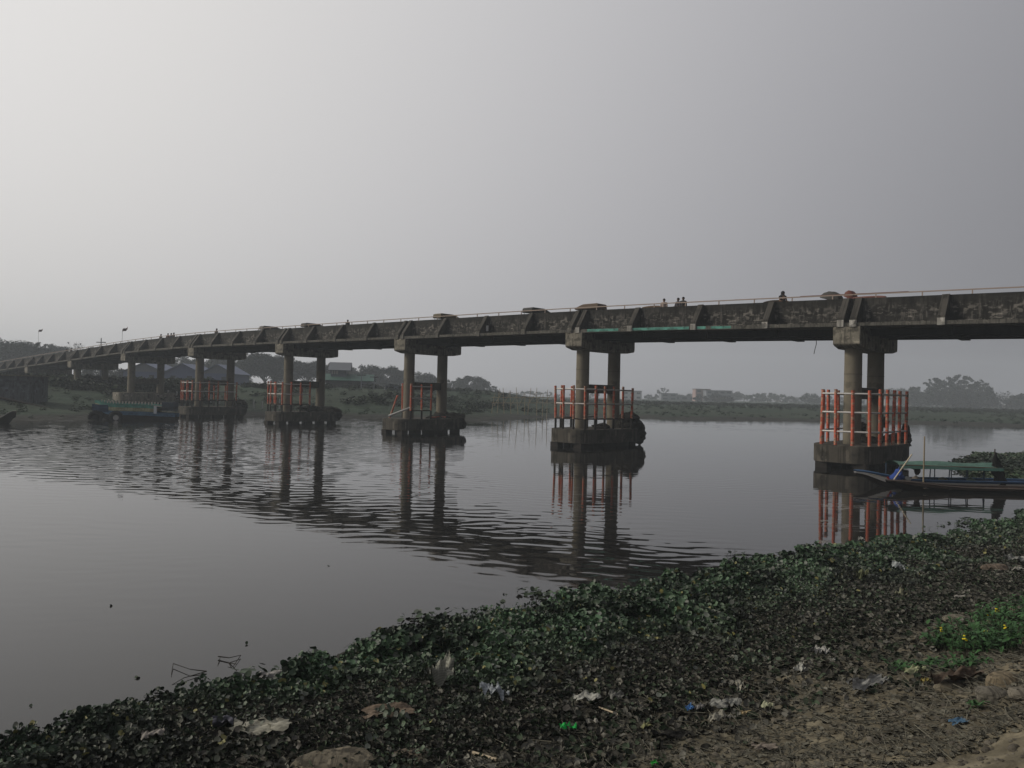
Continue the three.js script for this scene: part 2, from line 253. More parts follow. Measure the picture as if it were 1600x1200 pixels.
function run(s0, s1, t0, t1, y0, y1, v0 = 0) {       // a beam along the bridge that follows its camber
  const n = Math.max(1, Math.ceil((s1 - s0) / 2.7)), parts = [];
  const pos = [], uv = []; const quad = (a, b, c, d, ua, ub, uc, ud) => { pos.push(...a, ...b, ...c, ...a, ...c, ...d); uv.push(...ua, ...ub, ...uc, ...ua, ...uc, ...ud); };
  for (let i = 0; i < n; i++) {
    const a = s0 + (s1 - s0) * i / n, b = s0 + (s1 - s0) * (i + 1) / n, ha = dh(a), hb = dh(b);
    quad([b, y0 + hb, t0], [a, y0 + ha, t0], [a, y1 + ha, t0], [b, y1 + hb, t0], [b, 0], [a, 0], [a, y1 - y0], [b, y1 - y0]);
    quad([a, y0 + ha, t1], [b, y0 + hb, t1], [b, y1 + hb, t1], [a, y1 + ha, t1], [a, 0], [b, 0], [b, y1 - y0], [a, y1 - y0]);
    quad([a, y1 + ha, t1], [b, y1 + hb, t1], [b, y1 + hb, t0], [a, y1 + ha, t0], [a, t1], [b, t1], [b, t0], [a, t0]);
    quad([a, y0 + ha, t0], [b, y0 + hb, t0], [b, y0 + hb, t1], [a, y0 + ha, t1], [a, t0], [b, t0], [b, t1], [a, t1]);
  }
  for (const [s, f] of [[s0, 0], [s1, 1]]) { const h = dh(s), A = [s, y0 + h, t0], B = [s, y0 + h, t1], C = [s, y1 + h, t1], D = [s, y1 + h, t0]; f ? quad(D, C, B, A, [t0, y1], [t1, y1], [t1, y0], [t0, y0]) : quad(A, B, C, D, [t0, y0], [t1, y0], [t1, y1], [t0, y1]); }
  const g = new THREE.BufferGeometry(); g.setAttribute('position', new THREE.Float32BufferAttribute(pos, 3)); g.setAttribute('uv', new THREE.Float32BufferAttribute(uv, 2)); g.computeVertexNormals(); return g;
}
const W7 = 7.6;
{
  const br = thing('road_bridge', 'long weathered concrete road bridge with slanted brackets along its dark parapet', 'bridge', [BX, 0, -BD], TURN);
  reseed(5);
  for (let k = -2; k < 10; k++) {
    const a = k * SP, b = a + SP, q = SP / 4;
    part(br, 'deck_slab', run(a + 0.02, b - 0.02, 1.12, W7 - 1.1, 8.76, 9.45), M.concreteDark);
    part(br, 'outer_ledge', run(a + 0.02, b - 0.02, W7 - 1.1, W7, 8.76, 9.0), M.ledge);
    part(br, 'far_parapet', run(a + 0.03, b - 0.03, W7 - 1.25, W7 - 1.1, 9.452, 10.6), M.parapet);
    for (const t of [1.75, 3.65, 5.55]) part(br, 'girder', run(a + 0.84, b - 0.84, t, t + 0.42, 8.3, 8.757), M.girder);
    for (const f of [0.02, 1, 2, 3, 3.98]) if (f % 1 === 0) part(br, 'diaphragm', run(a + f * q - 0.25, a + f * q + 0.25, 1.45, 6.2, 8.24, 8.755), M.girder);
    for (let j = 0; j < 4; j++) {
      const s0 = a + j * q, s1 = s0 + q;
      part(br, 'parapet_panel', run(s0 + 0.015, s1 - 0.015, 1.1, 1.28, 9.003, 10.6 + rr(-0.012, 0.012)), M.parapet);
      part(br, 'ledge_panel', run(s0 + 0.02, s1 - 0.02, 0, 1.1, 8.76 + rr(-0.02, 0.03), 9.0), M.ledge);
    }
    const ribs = [0.38, q, 2 * q, 3 * q, SP - 0.38];
    ribs.forEach((o, j) => {
      const s = a + o, h = dh(s), w = 0.19, sh = new THREE.Shape([[1.098, 10.62], [1.098, 9.003], [0.05, 9.003], [0.05, 9.32], [0.98, 10.62]].map((p) => new THREE.Vector2(...p)));
      const g = new THREE.ExtrudeGeometry(sh, { depth: w * 2, bevelEnabled: true, bevelSize: 0.012, bevelThickness: 0.012, bevelSegments: 1 }); g.rotateY(-Math.PI / 2); g.translate(s + w, h, 0);
      const rib = part(br, 'bracket', boxUV(g), M.concrete);
      const eb = box(s - w - 0.01, s + w + 0.01, 8.9 + h - 0.16, 9.16 + h, -0.1, -0.012); eb.scale(1, 1, 1);
      part(rib, 'end_block', eb, k <= 0 && j > 0 || (k === 0 && j === 0) ? M.block : M.ledge);
    });
    for (let j = 0; j < 8; j++) { const s = a + (j + 0.5) * SP / 8; part(br, 'rail_post', box(s - 0.03, s + 0.03, 10.58 + dh(s), 10.83 + dh(s), 1.16, 1.22), M.rail); }
    part(br, 'hand_rail', run(a + 0.01, b - 0.01, 1.15, 1.23, 10.83, 10.9), k === -1 || k === 0 ? M.rail : M.rail);
    part(br, 'far_hand_rail', run(a + 0.01, b - 0.01, W7 - 1.23, W7 - 1.15, 10.83, 10.9), M.rail);
  }
  // turquoise paint left on the edge of the deck, rust red on the rail above the nearest pier
  for (const [s0, s1, y1] of [[15.2, 15.9, 8.99], [16.9, 19.8, 8.99], [10.9, 15.2, 8.985], [9.6, 10.3, 8.98], [7.7, 9.2, 8.96]]) part(br, 'paint_strip', run(s0, s1, -0.005, -0.001, 8.79, y1), M.teal);
  part(br, 'rusty_rail', run(-3.2, 3.4, 1.14, 1.24, 10.9, 10.925), M.railRed);
  // ground-level ramp walls at the far end
  part(br, 'approach_wall', run(10 * SP, 14 * SP, 1.2, 6.4, 2.0, 9.75), M.concreteDark);
}
// piers
const octo = (L, W, c) => [[L / 2, W / 2 - c], [L / 2 - c, W / 2], [-L / 2 + c, W / 2], [-L / 2, W / 2 - c], [-L / 2, -W / 2 + c], [-L / 2 + c, -W / 2], [L / 2 - c, -W / 2], [L / 2, -W / 2 + c]];
function pileCap(y0, y1, L = 8.7, W = 4.3, c = 0.95, tc = 3.36) {
  const out = []; for (let i = 0; i < 40; i++) { const t = i / 40 * 6.283185, cs = Math.cos(t), sn = Math.sin(t), e = 2 / 3.6; out.push(new THREE.Vector2(Math.sign(sn) * Math.pow(Math.abs(sn), e) * W / 2, -(tc + Math.sign(cs) * Math.pow(Math.abs(cs), e) * L / 2))); }
  const sh = new THREE.Shape(out);
  const g = new THREE.ExtrudeGeometry(sh, { depth: y1 - y0 - 0.06, bevelEnabled: true, bevelSize: 0.03, bevelThickness: 0.03, bevelSegments: 1 }); g.rotateX(-Math.PI / 2); g.translate(0, y0 + 0.03, 0); return boxUV(g);
}
function column(t, y0, y1, r = 0.53) { const g = new THREE.CylinderGeometry(r * 0.985, r * 1.015, y1 - y0, 28, 6); const uv = g.attributes.uv; for (let i = 0; i < uv.count; i++) uv.setXY(i, uv.getX(i) * 3.3 + t, uv.getY(i) * (y1 - y0)); g.translate(0, (y0 + y1) / 2, t); return g; }
const T1 = 1.3, T2 = 5.75;
const whichPier = ['nearest pier, right of the frame, with its cage of orange posts complete', 'second pier from the right, orange cage with blackened post feet', 'third pier from the right, its orange cage broken and leaning', 'fourth pier from the right, orange cage above a row of short piles', 'fifth pier from the right, orange cage at the far water edge', 'sixth pier from the right, behind the striped cargo boat', 'seventh pier from the right, round columns on the grassy far bank', 'eighth pier from the right, half hidden at the left edge'];
for (let k = -1; k < 10; k++) {
  const s = k * SP, h = dh(s), [X, d] = bw(s, 0), label = whichPier[k];
  const p = thing('bridge_pier', label ? 'concrete two-column ' + label : (k < 0 ? 'concrete two-column pier beyond the right edge of the frame' : k === 8 ? 'concrete two-column pier in the bank at the far left' : 'last concrete two-column pier by the far approach wall'), 'bridge pier', [X, 0, -d], TURN, 'piers of the road bridge');
  const yb = 7.6 + h, yt = 8.755 + h;
  const sh = new THREE.Shape(); sh.moveTo(0.0, yt); sh.lineTo(0.0, yb + 0.22); sh.quadraticCurveTo(0, yb + 0.06, 0.2, yb + 0.03); sh.lineTo(0.9, yb - 0.13); sh.lineTo(W7 - 1.0, yb - 0.13); sh.lineTo(W7 - 0.15, yb); sh.quadraticCurveTo(W7, yb + 0.02, W7, yb + 0.2); sh.lineTo(W7, yt);
  const cg = new THREE.ExtrudeGeometry(sh, { depth: 1.6, bevelEnabled: true, bevelSize: 0.025, bevelThickness: 0.025, bevelSegments: 1, curveSegments: 5 }); cg.rotateY(-Math.PI / 2); cg.translate(0.8, -0.028, 0); cg.scale(1, 1, 1);
  part(p, 'cap_beam', boxUV(cg), M.concreteLight);
  const ground = k > 5 ? Math.max(0.3, farHeight(...bw(s, 3.5)) - 0.6) : 1.4;
  const foot = k === 5 ? 2.9 : k < 5 ? 1.45 : ground;
  for (const t of [T1, T2]) { part(p, 'column', column(t, foot - 0.02, yb - 0.13), M.column); if (k < 6) { const ring = new THREE.TorusGeometry(0.538, 0.012, 5, 28); ring.rotateX(Math.PI / 2); ring.translate(0, yb - 1.75, t); part(p, 'casting_seam', ring, M.concreteDark); } }
  part(p, 'tie_beam', box(-0.36, 0.36, 4.3, 5.02, T1 + 0.46, T2 - 0.46), M.pileCap);
  if (k === 5) { part(p, 'pile_cap', pileCap(1.5, 2.95), M.concreteLight); }
  if (k < 5) {
    part(p, 'pile_cap', pileCap(0.36, 1.45), M.pileCap);
    const pl = [-3.9, -2.2, -0.4, 1.4, 3.1]; for (const a of pl) for (const b of [-1.15, 1.15]) part(p, 'pile', k === 1 && (a > -2 && a < 2) ? box(b - 0.45, b + 0.45, -1.5, 0.38, 3.5 + a - 0.9, 3.5 + a + 0.86) : box(b - 0.36, b + 0.36, -1.5, 0.38, 3.5 + a - 0.38, 3.5 + a + 0.38), M.scorch);
    if (k >= 0) cage(p, k);
  }
}
function cage(p, k) {
  const c = new THREE.Group(); c.name = 'fender_cage'; p.add(c); reseed(40 + k);
  const pos = (q) => [q[1], 3.5 + q[0]];
  const FRONT = [[-4.0, 1.25], [-4.25, 0.3], [-4.22, -0.7], [-3.95, -1.6], [-3.0, -1.9], [-1.8, -1.95], [-0.55, -1.95], [0.75, -1.95], [2.05, -2]], BACK = [[-2.95, 1.55], [-1.1, 1.9], [0.95, 1.95], [2.65, 2]];
  const top = 4.85, dark = k === 0 ? 0 : 0.83;
  let list = [...FRONT, ...BACK], rails = [];
  const chain = (c) => { for (let i = 0; i + 1 < c.length; i++) rails.push([c[i], c[i + 1]]); };
  if (k === 2) { list = [[-3.6, -1.95], [-2.2, -1.95], [-1.0, -1.95], [-1.4, 1.8]]; chain(list.slice(0, 3)); }
  else if (k === 3) { list = [...FRONT.slice(0, 7), ...BACK.slice(0, 3)]; chain(FRONT.slice(0, 7)); chain([FRONT[0], ...BACK.slice(0, 3)]); }
  else { chain(FRONT); chain([FRONT[0], ...BACK]); }
  for (const u of list) {
    const [x, z] = pos(u), lx = rr(-0.05, 0.05), lz = rr(-0.05, 0.05), r = 0.095 + rr(0, 0.01), hh = top + rr(-0.06, 0.06);
    const g = bar([x, 1.44 + dark, z], [x + lx, hh, z + lz], r, r, 10); { const uv = g.attributes.uv, o = rnd() * 5; for (let i = 0; i < uv.count; i++) uv.setXY(i, uv.getX(i) * 0.6 + o, uv.getY(i) * 3.4 + o); }
    part(c, 'post', g, M.orange);
    if (dark) part(c, 'post_foot', bar([x, 1.43, z], [x, 1.44 + dark, z], r * 0.95, r * 0.95, 10), M.scorch);
  }
  for (const [u, v] of rails) { const A = pos(u), B = pos(v); for (const y of [2.28, 3.46, 4.6]) part(c, 'rail', bar([A[0], y, A[1]], [B[0], y, B[1]], 0.06, 0.06, 7), k === 0 ? M.railGrey : y < 3 ? M.darkWood : M.railGrey); }
  if (k === 2) { part(c, 'leaning_post', bar([0.6, 1.5, -0.55], [0.0, 3.7, -0.1], 0.09), M.orange); part(c, 'fallen_pole', bar([0.3, 1.7, -0.9], [-1.0, 2.6, 0.9], 0.1), M.railGrey); part(c, 'fallen_post', bar([-1.2, 1.6, 3.2], [-1.2, 1.6, 5.2], 0.09), M.orange); }
}
// drift caught on the upstream ends of the pier caps
function driftHeap(k, pieces, label) {
  const s = k * SP, [X, d] = bw(s, 0); const o = thing('drift_heap', label, 'debris heap', [X, 0, -d], TURN); reseed(60 + k);
  const gs = pieces.map(([x, y, z, rx, ry, rz], i) => { const g = lump(rx, ry, rz, 0.5, k * 7 + i, 4, 2.2); g.translate(x, y, z); return g; });
  part(o, 'matted_weed', gs, M.drift);
  const tw = []; for (let i = 0; i < 90; i++) { const q = pieces[i % pieces.length], a = rnd() * 6.28, e = rr(-0.5, 1), b = [q[0] + q[3] * 0.8 * Math.cos(a), q[1] + q[4] * 0.7 * e, q[2] + q[5] * 0.8 * Math.sin(a)]; tw.push(bar(b, [b[0] + rr(-0.4, 0.4), b[1] + rr(-0.25, 0.3), b[2] + rr(-0.4, 0.4)], rr(0.008, 0.02), 0.005, 4)); }
  const t = part(o, 'twigs', tw, M.drift); t.userData.kind = 'stuff';
}
driftHeap(0, [[-1.0, 1.5, 6.9, 0.9, 0.5, 0.9], [-1.5, 1.9, 7.4, 0.35, 0.7, 0.4], [0.2, 2.6, 7.2, 0.4, 0.35, 0.8], [0.9, 1.9, 6.4, 0.3, 0.7, 0.35], [-0.4, 2.85, 6.3, 0.3, 0.3, 0.7], [-0.2, 1.5, 4.0, 0.8, 0.35, 0.9], [0.2, 2.5, 3.3, 0.4, 0.3, 0.5]], 'black tangle of drift on the right end of the nearest pier');
driftHeap(1, [[-1.0, 1.7, 6.6, 1.1, 0.9, 1.1], [-1.2, 2.2, 6.3, 0.8, 0.6, 0.8], [-1.4, 1.0, 7.3, 0.7, 0.9, 0.6], [-0.5, 1.5, 3.3, 0.7, 0.35, 0.8]], 'big black drift heap on the right end of the second pier');
driftHeap(2, [[-0.6, 1.4, 6.7, 1.4, 0.7, 1.2], [0, 1.5, 5.8, 1.0, 0.75, 0.9], [-1, 1.0, 7.2, 0.9, 0.7, 0.6], [-0.6, 1.5, 4.2, 0.8, 0.25, 0.8]], 'dark sloping drift heap on the right end of the third pier');
driftHeap(3, [[-0.6, 1.4, 6.6, 1.4, 0.7, 1.3], [0, 1.4, 5.6, 1.2, 0.7, 0.9], [-1, 1.0, 7.3, 1.0, 0.6, 0.6], [-0.6, 1.8, 3.7, 0.9, 0.35, 1.2]], 'dark drift heap on the right end of the fourth pier');
driftHeap(4, [[-0.4, 1.6, 6.8, 1.3, 0.9, 1.0], [-0.4, 1.0, 7.3, 1.2, 1.1, 0.6]], 'dark drift heap on the right end of the fifth pier');
// ------------------------------------------------------------------ trees: trunk, limbs and a crown of leaf-sized faces in clumps
function tree(px, topY, wpx, d, type, label, opt = {}) {
  reseed(Math.round(px * 7 + d * 3 + topY)); d = px < 790 ? d * 1.65 : Math.min(600, d * 1.65); topY -= 2; wpx *= opt.w ?? 1.3;
  const [X] = atD(px, 600, d), g = opt.base ?? farHeight(X, d), [, top] = atD(px, topY, d), w = wpx * d / F, h = top - g;
  const o = thing(opt.name ?? 'tree', label, 'tree', [X, g - 0.2, -d], 0, opt.group ?? 'trees along the far bank');
  const c0 = type === 'umbrella' ? (px < 790 ? 0.12 : 0.3) : type === 'tall' ? 0.02 : type === 'bare' ? 0.4 : -0.08, cy = h * (c0 + 1) / 2, ry = h * (1 - c0) / 2, rx = w / 2, ls = opt.leaf ?? clamp(d * 0.0025, 0.3, 1.1);
  const clumps = []; const nc = opt.clumps ?? Math.round(clamp(w * h / 3.5, 26, 64));
  for (let i = 0; i < nc; i++) {
    const a = rnd() * 6.283, v = rr(-1, 1), R = Math.cbrt(rr(0.25, 1)), q = Math.sqrt(1 - v * v * 0.9), flat = type === 'umbrella' ? (v < 0 ? 0.5 : 1) : 1;
    const cr = rr(0.2, 0.38) * Math.min(rx, ry * 1.5) * (type === 'bare' ? 0.5 : 1);
    clumps.push([Math.cos(a) * q * R * (rx - cr * 0.7), cy + v * R * flat * (ry - cr * 0.7), Math.sin(a) * q * R * (rx - cr * 0.7) * 0.8, cr, cr * rr(0.6, 0.85)]);
  }
  const pos = [], nor = [];
  for (const [x, y, z, r, rv] of clumps) {
    const n = Math.round(clamp(r * r * 36 / (ls * ls), 30, 420) * (type === 'bare' ? 0.3 : 1) * (opt.density ?? 1));
    for (let i = 0; i < n; i++) {
      const u = rr(-1, 1), a = rnd() * 6.283, q = Math.sqrt(1 - u * u), R = Math.pow(rnd(), 0.4) * (1 + 0.25 * (rnd() - 0.5)), dx = q * Math.cos(a), dz = q * Math.sin(a);
      const C = [x + dx * r * R, y + u * rv * R, z + dz * r * R], s = ls * rr(0.45, 1.05), e = rnd() * 6.283, t = rr(-1, 1);
      const A = [Math.cos(e) * s * 0.55, t * s * 0.45, Math.sin(e) * s * 0.55], B = [-Math.sin(e) * s * 0.4, rr(-0.3, 0.5) * s, Math.cos(e) * s * 0.4];
      const P = (k, m) => [C[0] + A[0] * k + B[0] * m, C[1] + A[1] * k + B[1] * m, C[2] + A[2] * k + B[2] * m];
      pos.push(...P(-1, 0), ...P(0, -0.7), ...P(1, 0.1), ...P(-1, 0), ...P(1, 0.1), ...P(0.1, 0.8)); for (let m = 0; m < 6; m++) nor.push(dx * 0.8, u * 0.8 + 0.35, dz * 0.8);
    }
  }
  const cg = new THREE.BufferGeometry(); cg.setAttribute('position', new THREE.Float32BufferAttribute(pos, 3)); cg.setAttribute('normal', new THREE.Float32BufferAttribute(nor, 3));
  const tr = Math.max(0.12, w * 0.022), fork = h * (Math.max(0.15, c0) * 0.75 + 0.05), wood = [bar([0, 0, 0], [rr(-0.2, 0.2), fork, 0], tr * 1.3, tr * 0.8, 7)];
  clumps.slice(0, 12).forEach((c) => { const m = [c[0] * 0.5, mix(fork, c[1], 0.55), c[2] * 0.5]; wood.push(bar([0, fork * 0.95, 0], m, tr * 0.55, tr * 0.3, 5), bar(m, [c[0], c[1], c[2]], tr * 0.3, tr * 0.08, 4)); });
  if (type === 'bare') clumps.forEach((c) => { for (let j = 0; j < 5; j++) wood.push(bar([c[0] * 0.6, mix(fork, c[1], 0.6), c[2] * 0.6], [c[0] + rr(-1, 1) * c[3] * 2, c[1] + rr(0, 1) * c[3] * 2.4, c[2] + rr(-1, 1) * c[3] * 2], tr * 0.16, tr * 0.04, 4)); });
  part(o, 'trunk', merged(wood), M.bark); part(o, 'crown', cg, opt.mat ?? [M.leafA, M.leafB, M.leafC][Math.floor(rnd() * 3)]); return o;
}
// left, behind and below the bridge
tree(-12, 524, 84, 168, 'round', 'leftmost tall tree, cut by the left edge of the picture', { density: 0.75 });
tree(35, 527, 62, 165, 'round', 'tall leafy tree rising above the bridge at the far left', { density: 0.7 });
tree(62, 530, 26, 160, 'tall', 'narrow tree under the left red flag, right of the tall leafy tree', { density: 0.8 });
tree(88, 536, 36, 190, 'umbrella', 'low spreading tree just above the bridge rail at far left');
tree(115, 533, 26, 200, 'bare', 'almost bare tree with thin branches above the bridge at far left', { density: 0.5 });
tree(136, 536, 22, 195, 'round', 'small round tree beside the bare tree above the bridge');
tree(60, 560, 70, 150, 'round', 'dark bushy tree under the first bridge span at the left edge');
tree(160, 566, 60, 148, 'round', 'dark tree seen between the seventh and sixth piers');
tree(232, 566, 50, 160, 'round', 'dark tree seen below the deck between the columns of the sixth pier');
tree(290, 556, 64, 185, 'umbrella', 'broad tree behind the blue warehouse roof, left part');
tree(345, 555, 52, 190, 'round', 'round tree behind the blue warehouse roof, right part');
tree(384, 546, 30, 178, 'round', 'tree just right of the fifth pier, partly behind its cap', { density: 0.9 });
tree(414, 550, 66, 172, 'umbrella', 'broad dark tree between the fifth and fourth piers');
tree(446, 556, 40, 180, 'round', 'dark tree directly behind the left column of the fourth pier');
tree(480, 562, 62, 176, 'umbrella', 'spreading tree framed between the two columns of the fourth pier');
tree(528, 566, 46, 185, 'round', 'feathery tree behind the small tower with the grey roof');
tree(570, 568, 50, 190, 'round', 'large domed tree to the right of the grey roofed tower');
tree(606, 571, 42, 188, 'round', 'rounded tree left of the third pier');
tree(628, 577, 26, 195, 'umbrella', 'small tree hidden half by the left column of the third pier');
tree(662, 582, 42, 200, 'round', 'uneven tree framed between the two columns of the third pier');
tree(703, 591, 46, 215, 'umbrella', 'hazy flat tree right of the third pier');
tree(738, 587, 46, 220, 'round', 'tallest hazy tree of the clump right of the third pier');
tree(760, 602, 30, 225, 'round', 'lowest, rightmost tree of the hazy clump right of the third pier');
tree(720, 604, 40, 205, 'round', 'low bushy tree in front of the hazy clump right of the third pier');
// across the water
tree(838, 612, 42, 420, 'umbrella', 'very pale domed tree left of the second pier');
tree(808, 616, 22, 430, 'round', 'faint small tree left of the pale domed tree');
tree(866, 617, 22, 420, 'round', 'faint tree just left of the cage on the second pier');
tree(915, 614, 44, 410, 'round', 'pale tree seen through the cage of the second pier');
tree(1019, 617, 24, 350, 'round', 'low tree between the white house and the leafless tall tree');
tree(1036, 607, 17, 360, 'bare', 'slim thin-leaved tree left of the grey house', { density: 1.3 });
tree(1058, 617, 26, 345, 'round', 'round bush-like tree beside the grey house');
tree(1082, 615, 18, 350, 'round', 'small tree left of the pink framed building');
tree(1112, 611, 26, 318, 'round', 'tree standing against the pink framed building');
tree(1096, 619, 20, 268, 'round', 'low tree in front of the left end of the unfinished building');
tree(1122, 615, 24, 272, 'round', 'low tree in front of the flat-roofed dark building');
tree(1136, 619, 20, 265, 'round', 'low bushy tree at the right corner of the flat-roofed dark building');
tree(1146, 612, 26, 350, 'round', 'tree just right of the flat-roofed building');
tree(1163, 618, 24, 345, 'umbrella', 'low tree in the gap right of the flat-roofed building');
tree(1182, 616, 30, 345, 'round', 'low bushy tree left of the flat spreading tree');
tree(1200, 615, 46, 350, 'umbrella', 'flat spreading tree with a gap under its crown in mid far bank');
tree(1222, 619, 46, 330, 'round', 'wide dome-shaped tree right of the flat spreading tree');
tree(1247, 627, 24, 345, 'round', 'lowest small tree in the dip left of the nearest pier');
tree(1272, 615, 36, 300, 'round', 'dark domed tree just left of the nearest pier cage');
tree(1306, 620, 36, 305, 'round', 'dark tree behind the left posts of the nearest cage');
tree(1398, 607, 50, 300, 'round', 'large dome of foliage behind the right posts of the nearest cage');
tree(1429, 602, 18, 262, 'tall', 'slim pointed tree right of the nearest cage');
tree(1440, 610, 44, 258, 'round', 'low broad tree at the left foot of the big right-hand grove');
const grove = { w: 1.1, density: 1.5 };
tree(1452, 590, 20, 255, 'tall', 'leftmost tree of the big right-hand grove, with gaps in its crown', { w: 1, density: 0.9 });
tree(1466, 587, 24, 254, 'tall', 'second tree from the left in the big right-hand grove', grove);
tree(1482, 586, 20, 252, 'tall', 'third tree from the left in the big right-hand grove', grove);
tree(1496, 580, 24, 252, 'tall', 'tallest tree, in the middle of the big right-hand grove', grove);
tree(1512, 584, 20, 256, 'tall', 'pointed tree right of the tallest in the big right-hand grove', grove);
tree(1523, 592, 18, 251, 'tall', 'shorter tree in the notch right of the pointed one in the grove', grove);
tree(1538, 589, 20, 250, 'tall', 'outward-leaning tree at the right of the big grove', { w: 1.05, density: 0.95 });
tree(1547, 600, 18, 252, 'round', 'low rounded tree at the right end of the big grove', grove);
tree(1480, 606, 66, 249, 'round', 'dense low tree at the foot of the left half of the grove');
tree(1524, 608, 60, 248, 'round', 'dense low tree at the foot of the right half of the grove');
tree(1569, 612, 24, 260, 'bare', 'thin bare tree right of the big grove', { density: 0.8 });
tree(1572, 622, 40, 252, 'round', 'low tree under the thin bare tree at the right');
tree(1604, 616, 50, 250, 'round', 'domed tree cut by the right edge of the picture');
tree(1650, 610, 60, 255, 'round', 'tree beyond the right edge of the picture');
// undergrowth that nobody could count: far hedges, scrub and grass on the far bank
{
  reseed(99); const pos = [], nor = [];
  for (let i = 0; i < 26; i++) { const u = rr(-1, 1), a = rnd() * 6.28, q = Math.sqrt(1 - u * u), R = rr(0.6, 1), c = [q * Math.cos(a) * R, 0.55 + u * 0.6 * R, q * Math.sin(a) * R], s = rr(0.18, 0.4), e = rnd() * 6.28; for (const [k, m] of [[-1, 0], [1, 0.1], [0, 0.9]]) { pos.push(c[0] + Math.cos(e) * s * k - Math.sin(e) * s * m * 0.4, c[1] + m * s, c[2] + Math.sin(e) * s * k + Math.cos(e) * s * m * 0.4); nor.push(c[0] * 0.7, c[1] * 0.7 + 0.3, c[2] * 0.7); } }
  const g = new THREE.BufferGeometry(); g.setAttribute('position', new THREE.Float32BufferAttribute(pos, 3)); g.setAttribute('normal', new THREE.Float32BufferAttribute(nor, 3));
  const list = []; const m4 = new THREE.Matrix4(), Q = new THREE.Quaternion(), E = new THREE.Euler();
  const put = (x, d, s, sy = 1) => { E.set(0, rnd() * 6.28, 0); Q.setFromEuler(E); list.push(m4.clone().compose(new THREE.Vector3(x, farHeight(x, d) - 0.12 * s, -d), Q, new THREE.Vector3(s, s * sy, s))); };
  for (let i = 0; i < 9000; i++) { const x = rr(-110, 160), d = rr(78, 330), s = -side(farShore, x, d); if (s < 2) continue; const n = fbm(x * 0.07, d * 0.07, 70, 3); if (n < 0.44) continue; put(x, d, rr(0.2, 0.55) * (0.6 + n), 0.7); }
  for (let i = 0; i < 2600; i++) { const px = rr(380, 860), d = rr(122, 230); const [x] = atD(px, 610, d); if (fbm(x * 0.15, d * 0.12, 33, 3) < 0.5 + 0.25 * smooth(680, 860, px)) continue; put(x, d, rr(0.3, 1.1), 0.8); }
  for (let i = 0; i < 1800; i++) { const d = rr(122, 210), [x] = atD(rr(0, 330), 600, d); put(x, d, rr(0.6, 1.6), 0.8); }
  for (let i = 0; i < 1500; i++) { const px = rr(900, 1640), d = rr(235, 330), [x] = atD(px, 625, d); put(x, d, rr(0.4, 1.1), 0.7); }
  const im = new THREE.InstancedMesh(g, M.leafA, list.length); list.forEach((m, i) => im.setMatrixAt(i, m)); im.name = 'bank_scrub'; im.castShadow = im.receiveShadow = true; im.userData.kind = 'stuff'; tag(im, 'low scrub and hedges covering the far riverbank', 'scrub'); scene.add(im);
}
// ------------------------------------------------------------------ buildings and small structures of the far bank
const put3 = (px, d) => { const [X] = atD(px, 605, d); return [X, farHeight(X, d) - 0.1, -d]; };
function gable(w, l, h, roofH, over = 0.4, th = 0.12) {      // two sloping roof sheets along z, as [left, right]
  const a = Math.atan2(roofH, w / 2), len = Math.hypot(roofH, w / 2) + over; return [1, -1].map((s) => { const g = new THREE.BoxGeometry(len, th, l + over * 2); g.translate(s * len / 2, 0, 0); g.rotateZ(-s * a); g.translate(0, h + roofH + th / 2, 0); return boxUV(g); });
}
{
  const o = thing('warehouse', 'long warehouse with blue tin gable roofs behind the fifth and sixth piers', 'warehouse', put3(300, 205), 0.05);
  for (const [x, w] of [[-9.5, 10], [0, 9], [8.6, 8]]) {
    part(o, 'wall', box(x - w / 2 + 0.1, x + w / 2 - 0.1, 0, 3.2, -7, 7), M.blueTin);
    for (const g of gable(w, 14, 3.2, 2.2)) { g.translate(x, 0, 0); part(o, 'roof_sheet', g, M.blueTin); }
    const tri = new THREE.Shape([[x - w / 2 + 0.2, 3.2], [x + w / 2 - 0.2, 3.2], [x, 5.35]].map((p) => new THREE.Vector2(...p))); const tg = new THREE.ExtrudeGeometry(tri, { depth: 0.1, bevelEnabled: false }); tg.translate(0, 0, 6.85); part(o, 'gable_end', boxUV(tg), x === 0 ? M.blueTin : M.greyTin);
    for (const k of [-0.25, 0.2]) part(o, 'window', box(x + k * w - 0.6, x + k * w + 0.6, 1.3, 2.4, 7.0, 7.05), M.glass);
  }
  part(o, 'front_wall', box(-16, 13, 0, 1.2, 8.6, 8.8), M.whiteWall);
}
{
  const o = thing('riverside_house', 'riverside house with a small grey-roofed tower and long green tin roof', 'house', put3(548, 178), 0.12);
  part(o, 'wall', box(-5.2, 4.4, -0.5, 2.0, -3, 3), M.darkWall);
  const lower = gable(6.6, 10.4, 1.9, 1.3); lower.forEach((g) => { g.rotateY(Math.PI / 2); g.translate(-0.3, 0, 0); }); part(o, 'roof', lower, M.greenTin);
  part(o, 'tower', box(-4.3, -0.9, 2, 4.3, -1.6, 1.6), M.greyTin);
  const up = gable(4.4, 4.2, 4.2, 1.6, 0.35); up.forEach((g) => { g.rotateY(Math.PI / 2); g.translate(-2.3, 0, 0); }); part(o, 'tower_roof', up, M.greyTin);
  part(o, 'window', box(-4.1, -2.7, 3.2, 4.0, 1.6, 1.66), M.whiteWall);
  for (const x of [-3.7, -3.2]) part(o, 'window_bar', box(x - 0.05, x + 0.05, 3.2, 4.0, 1.66, 1.7), M.darkWall);
  part(o, 'veranda_wall', box(2.6, 5.4, -0.5, 1.5, 2.2, 3.6), M.greyTin); part(o, 'veranda_roof', box(2.3, 5.8, 1.7, 1.82, 1.8, 4.0), M.greenTin);
  part(o, 'door', box(-0.4, 0.5, -0.5, 1.4, 3.0, 3.05), M.glass);
}
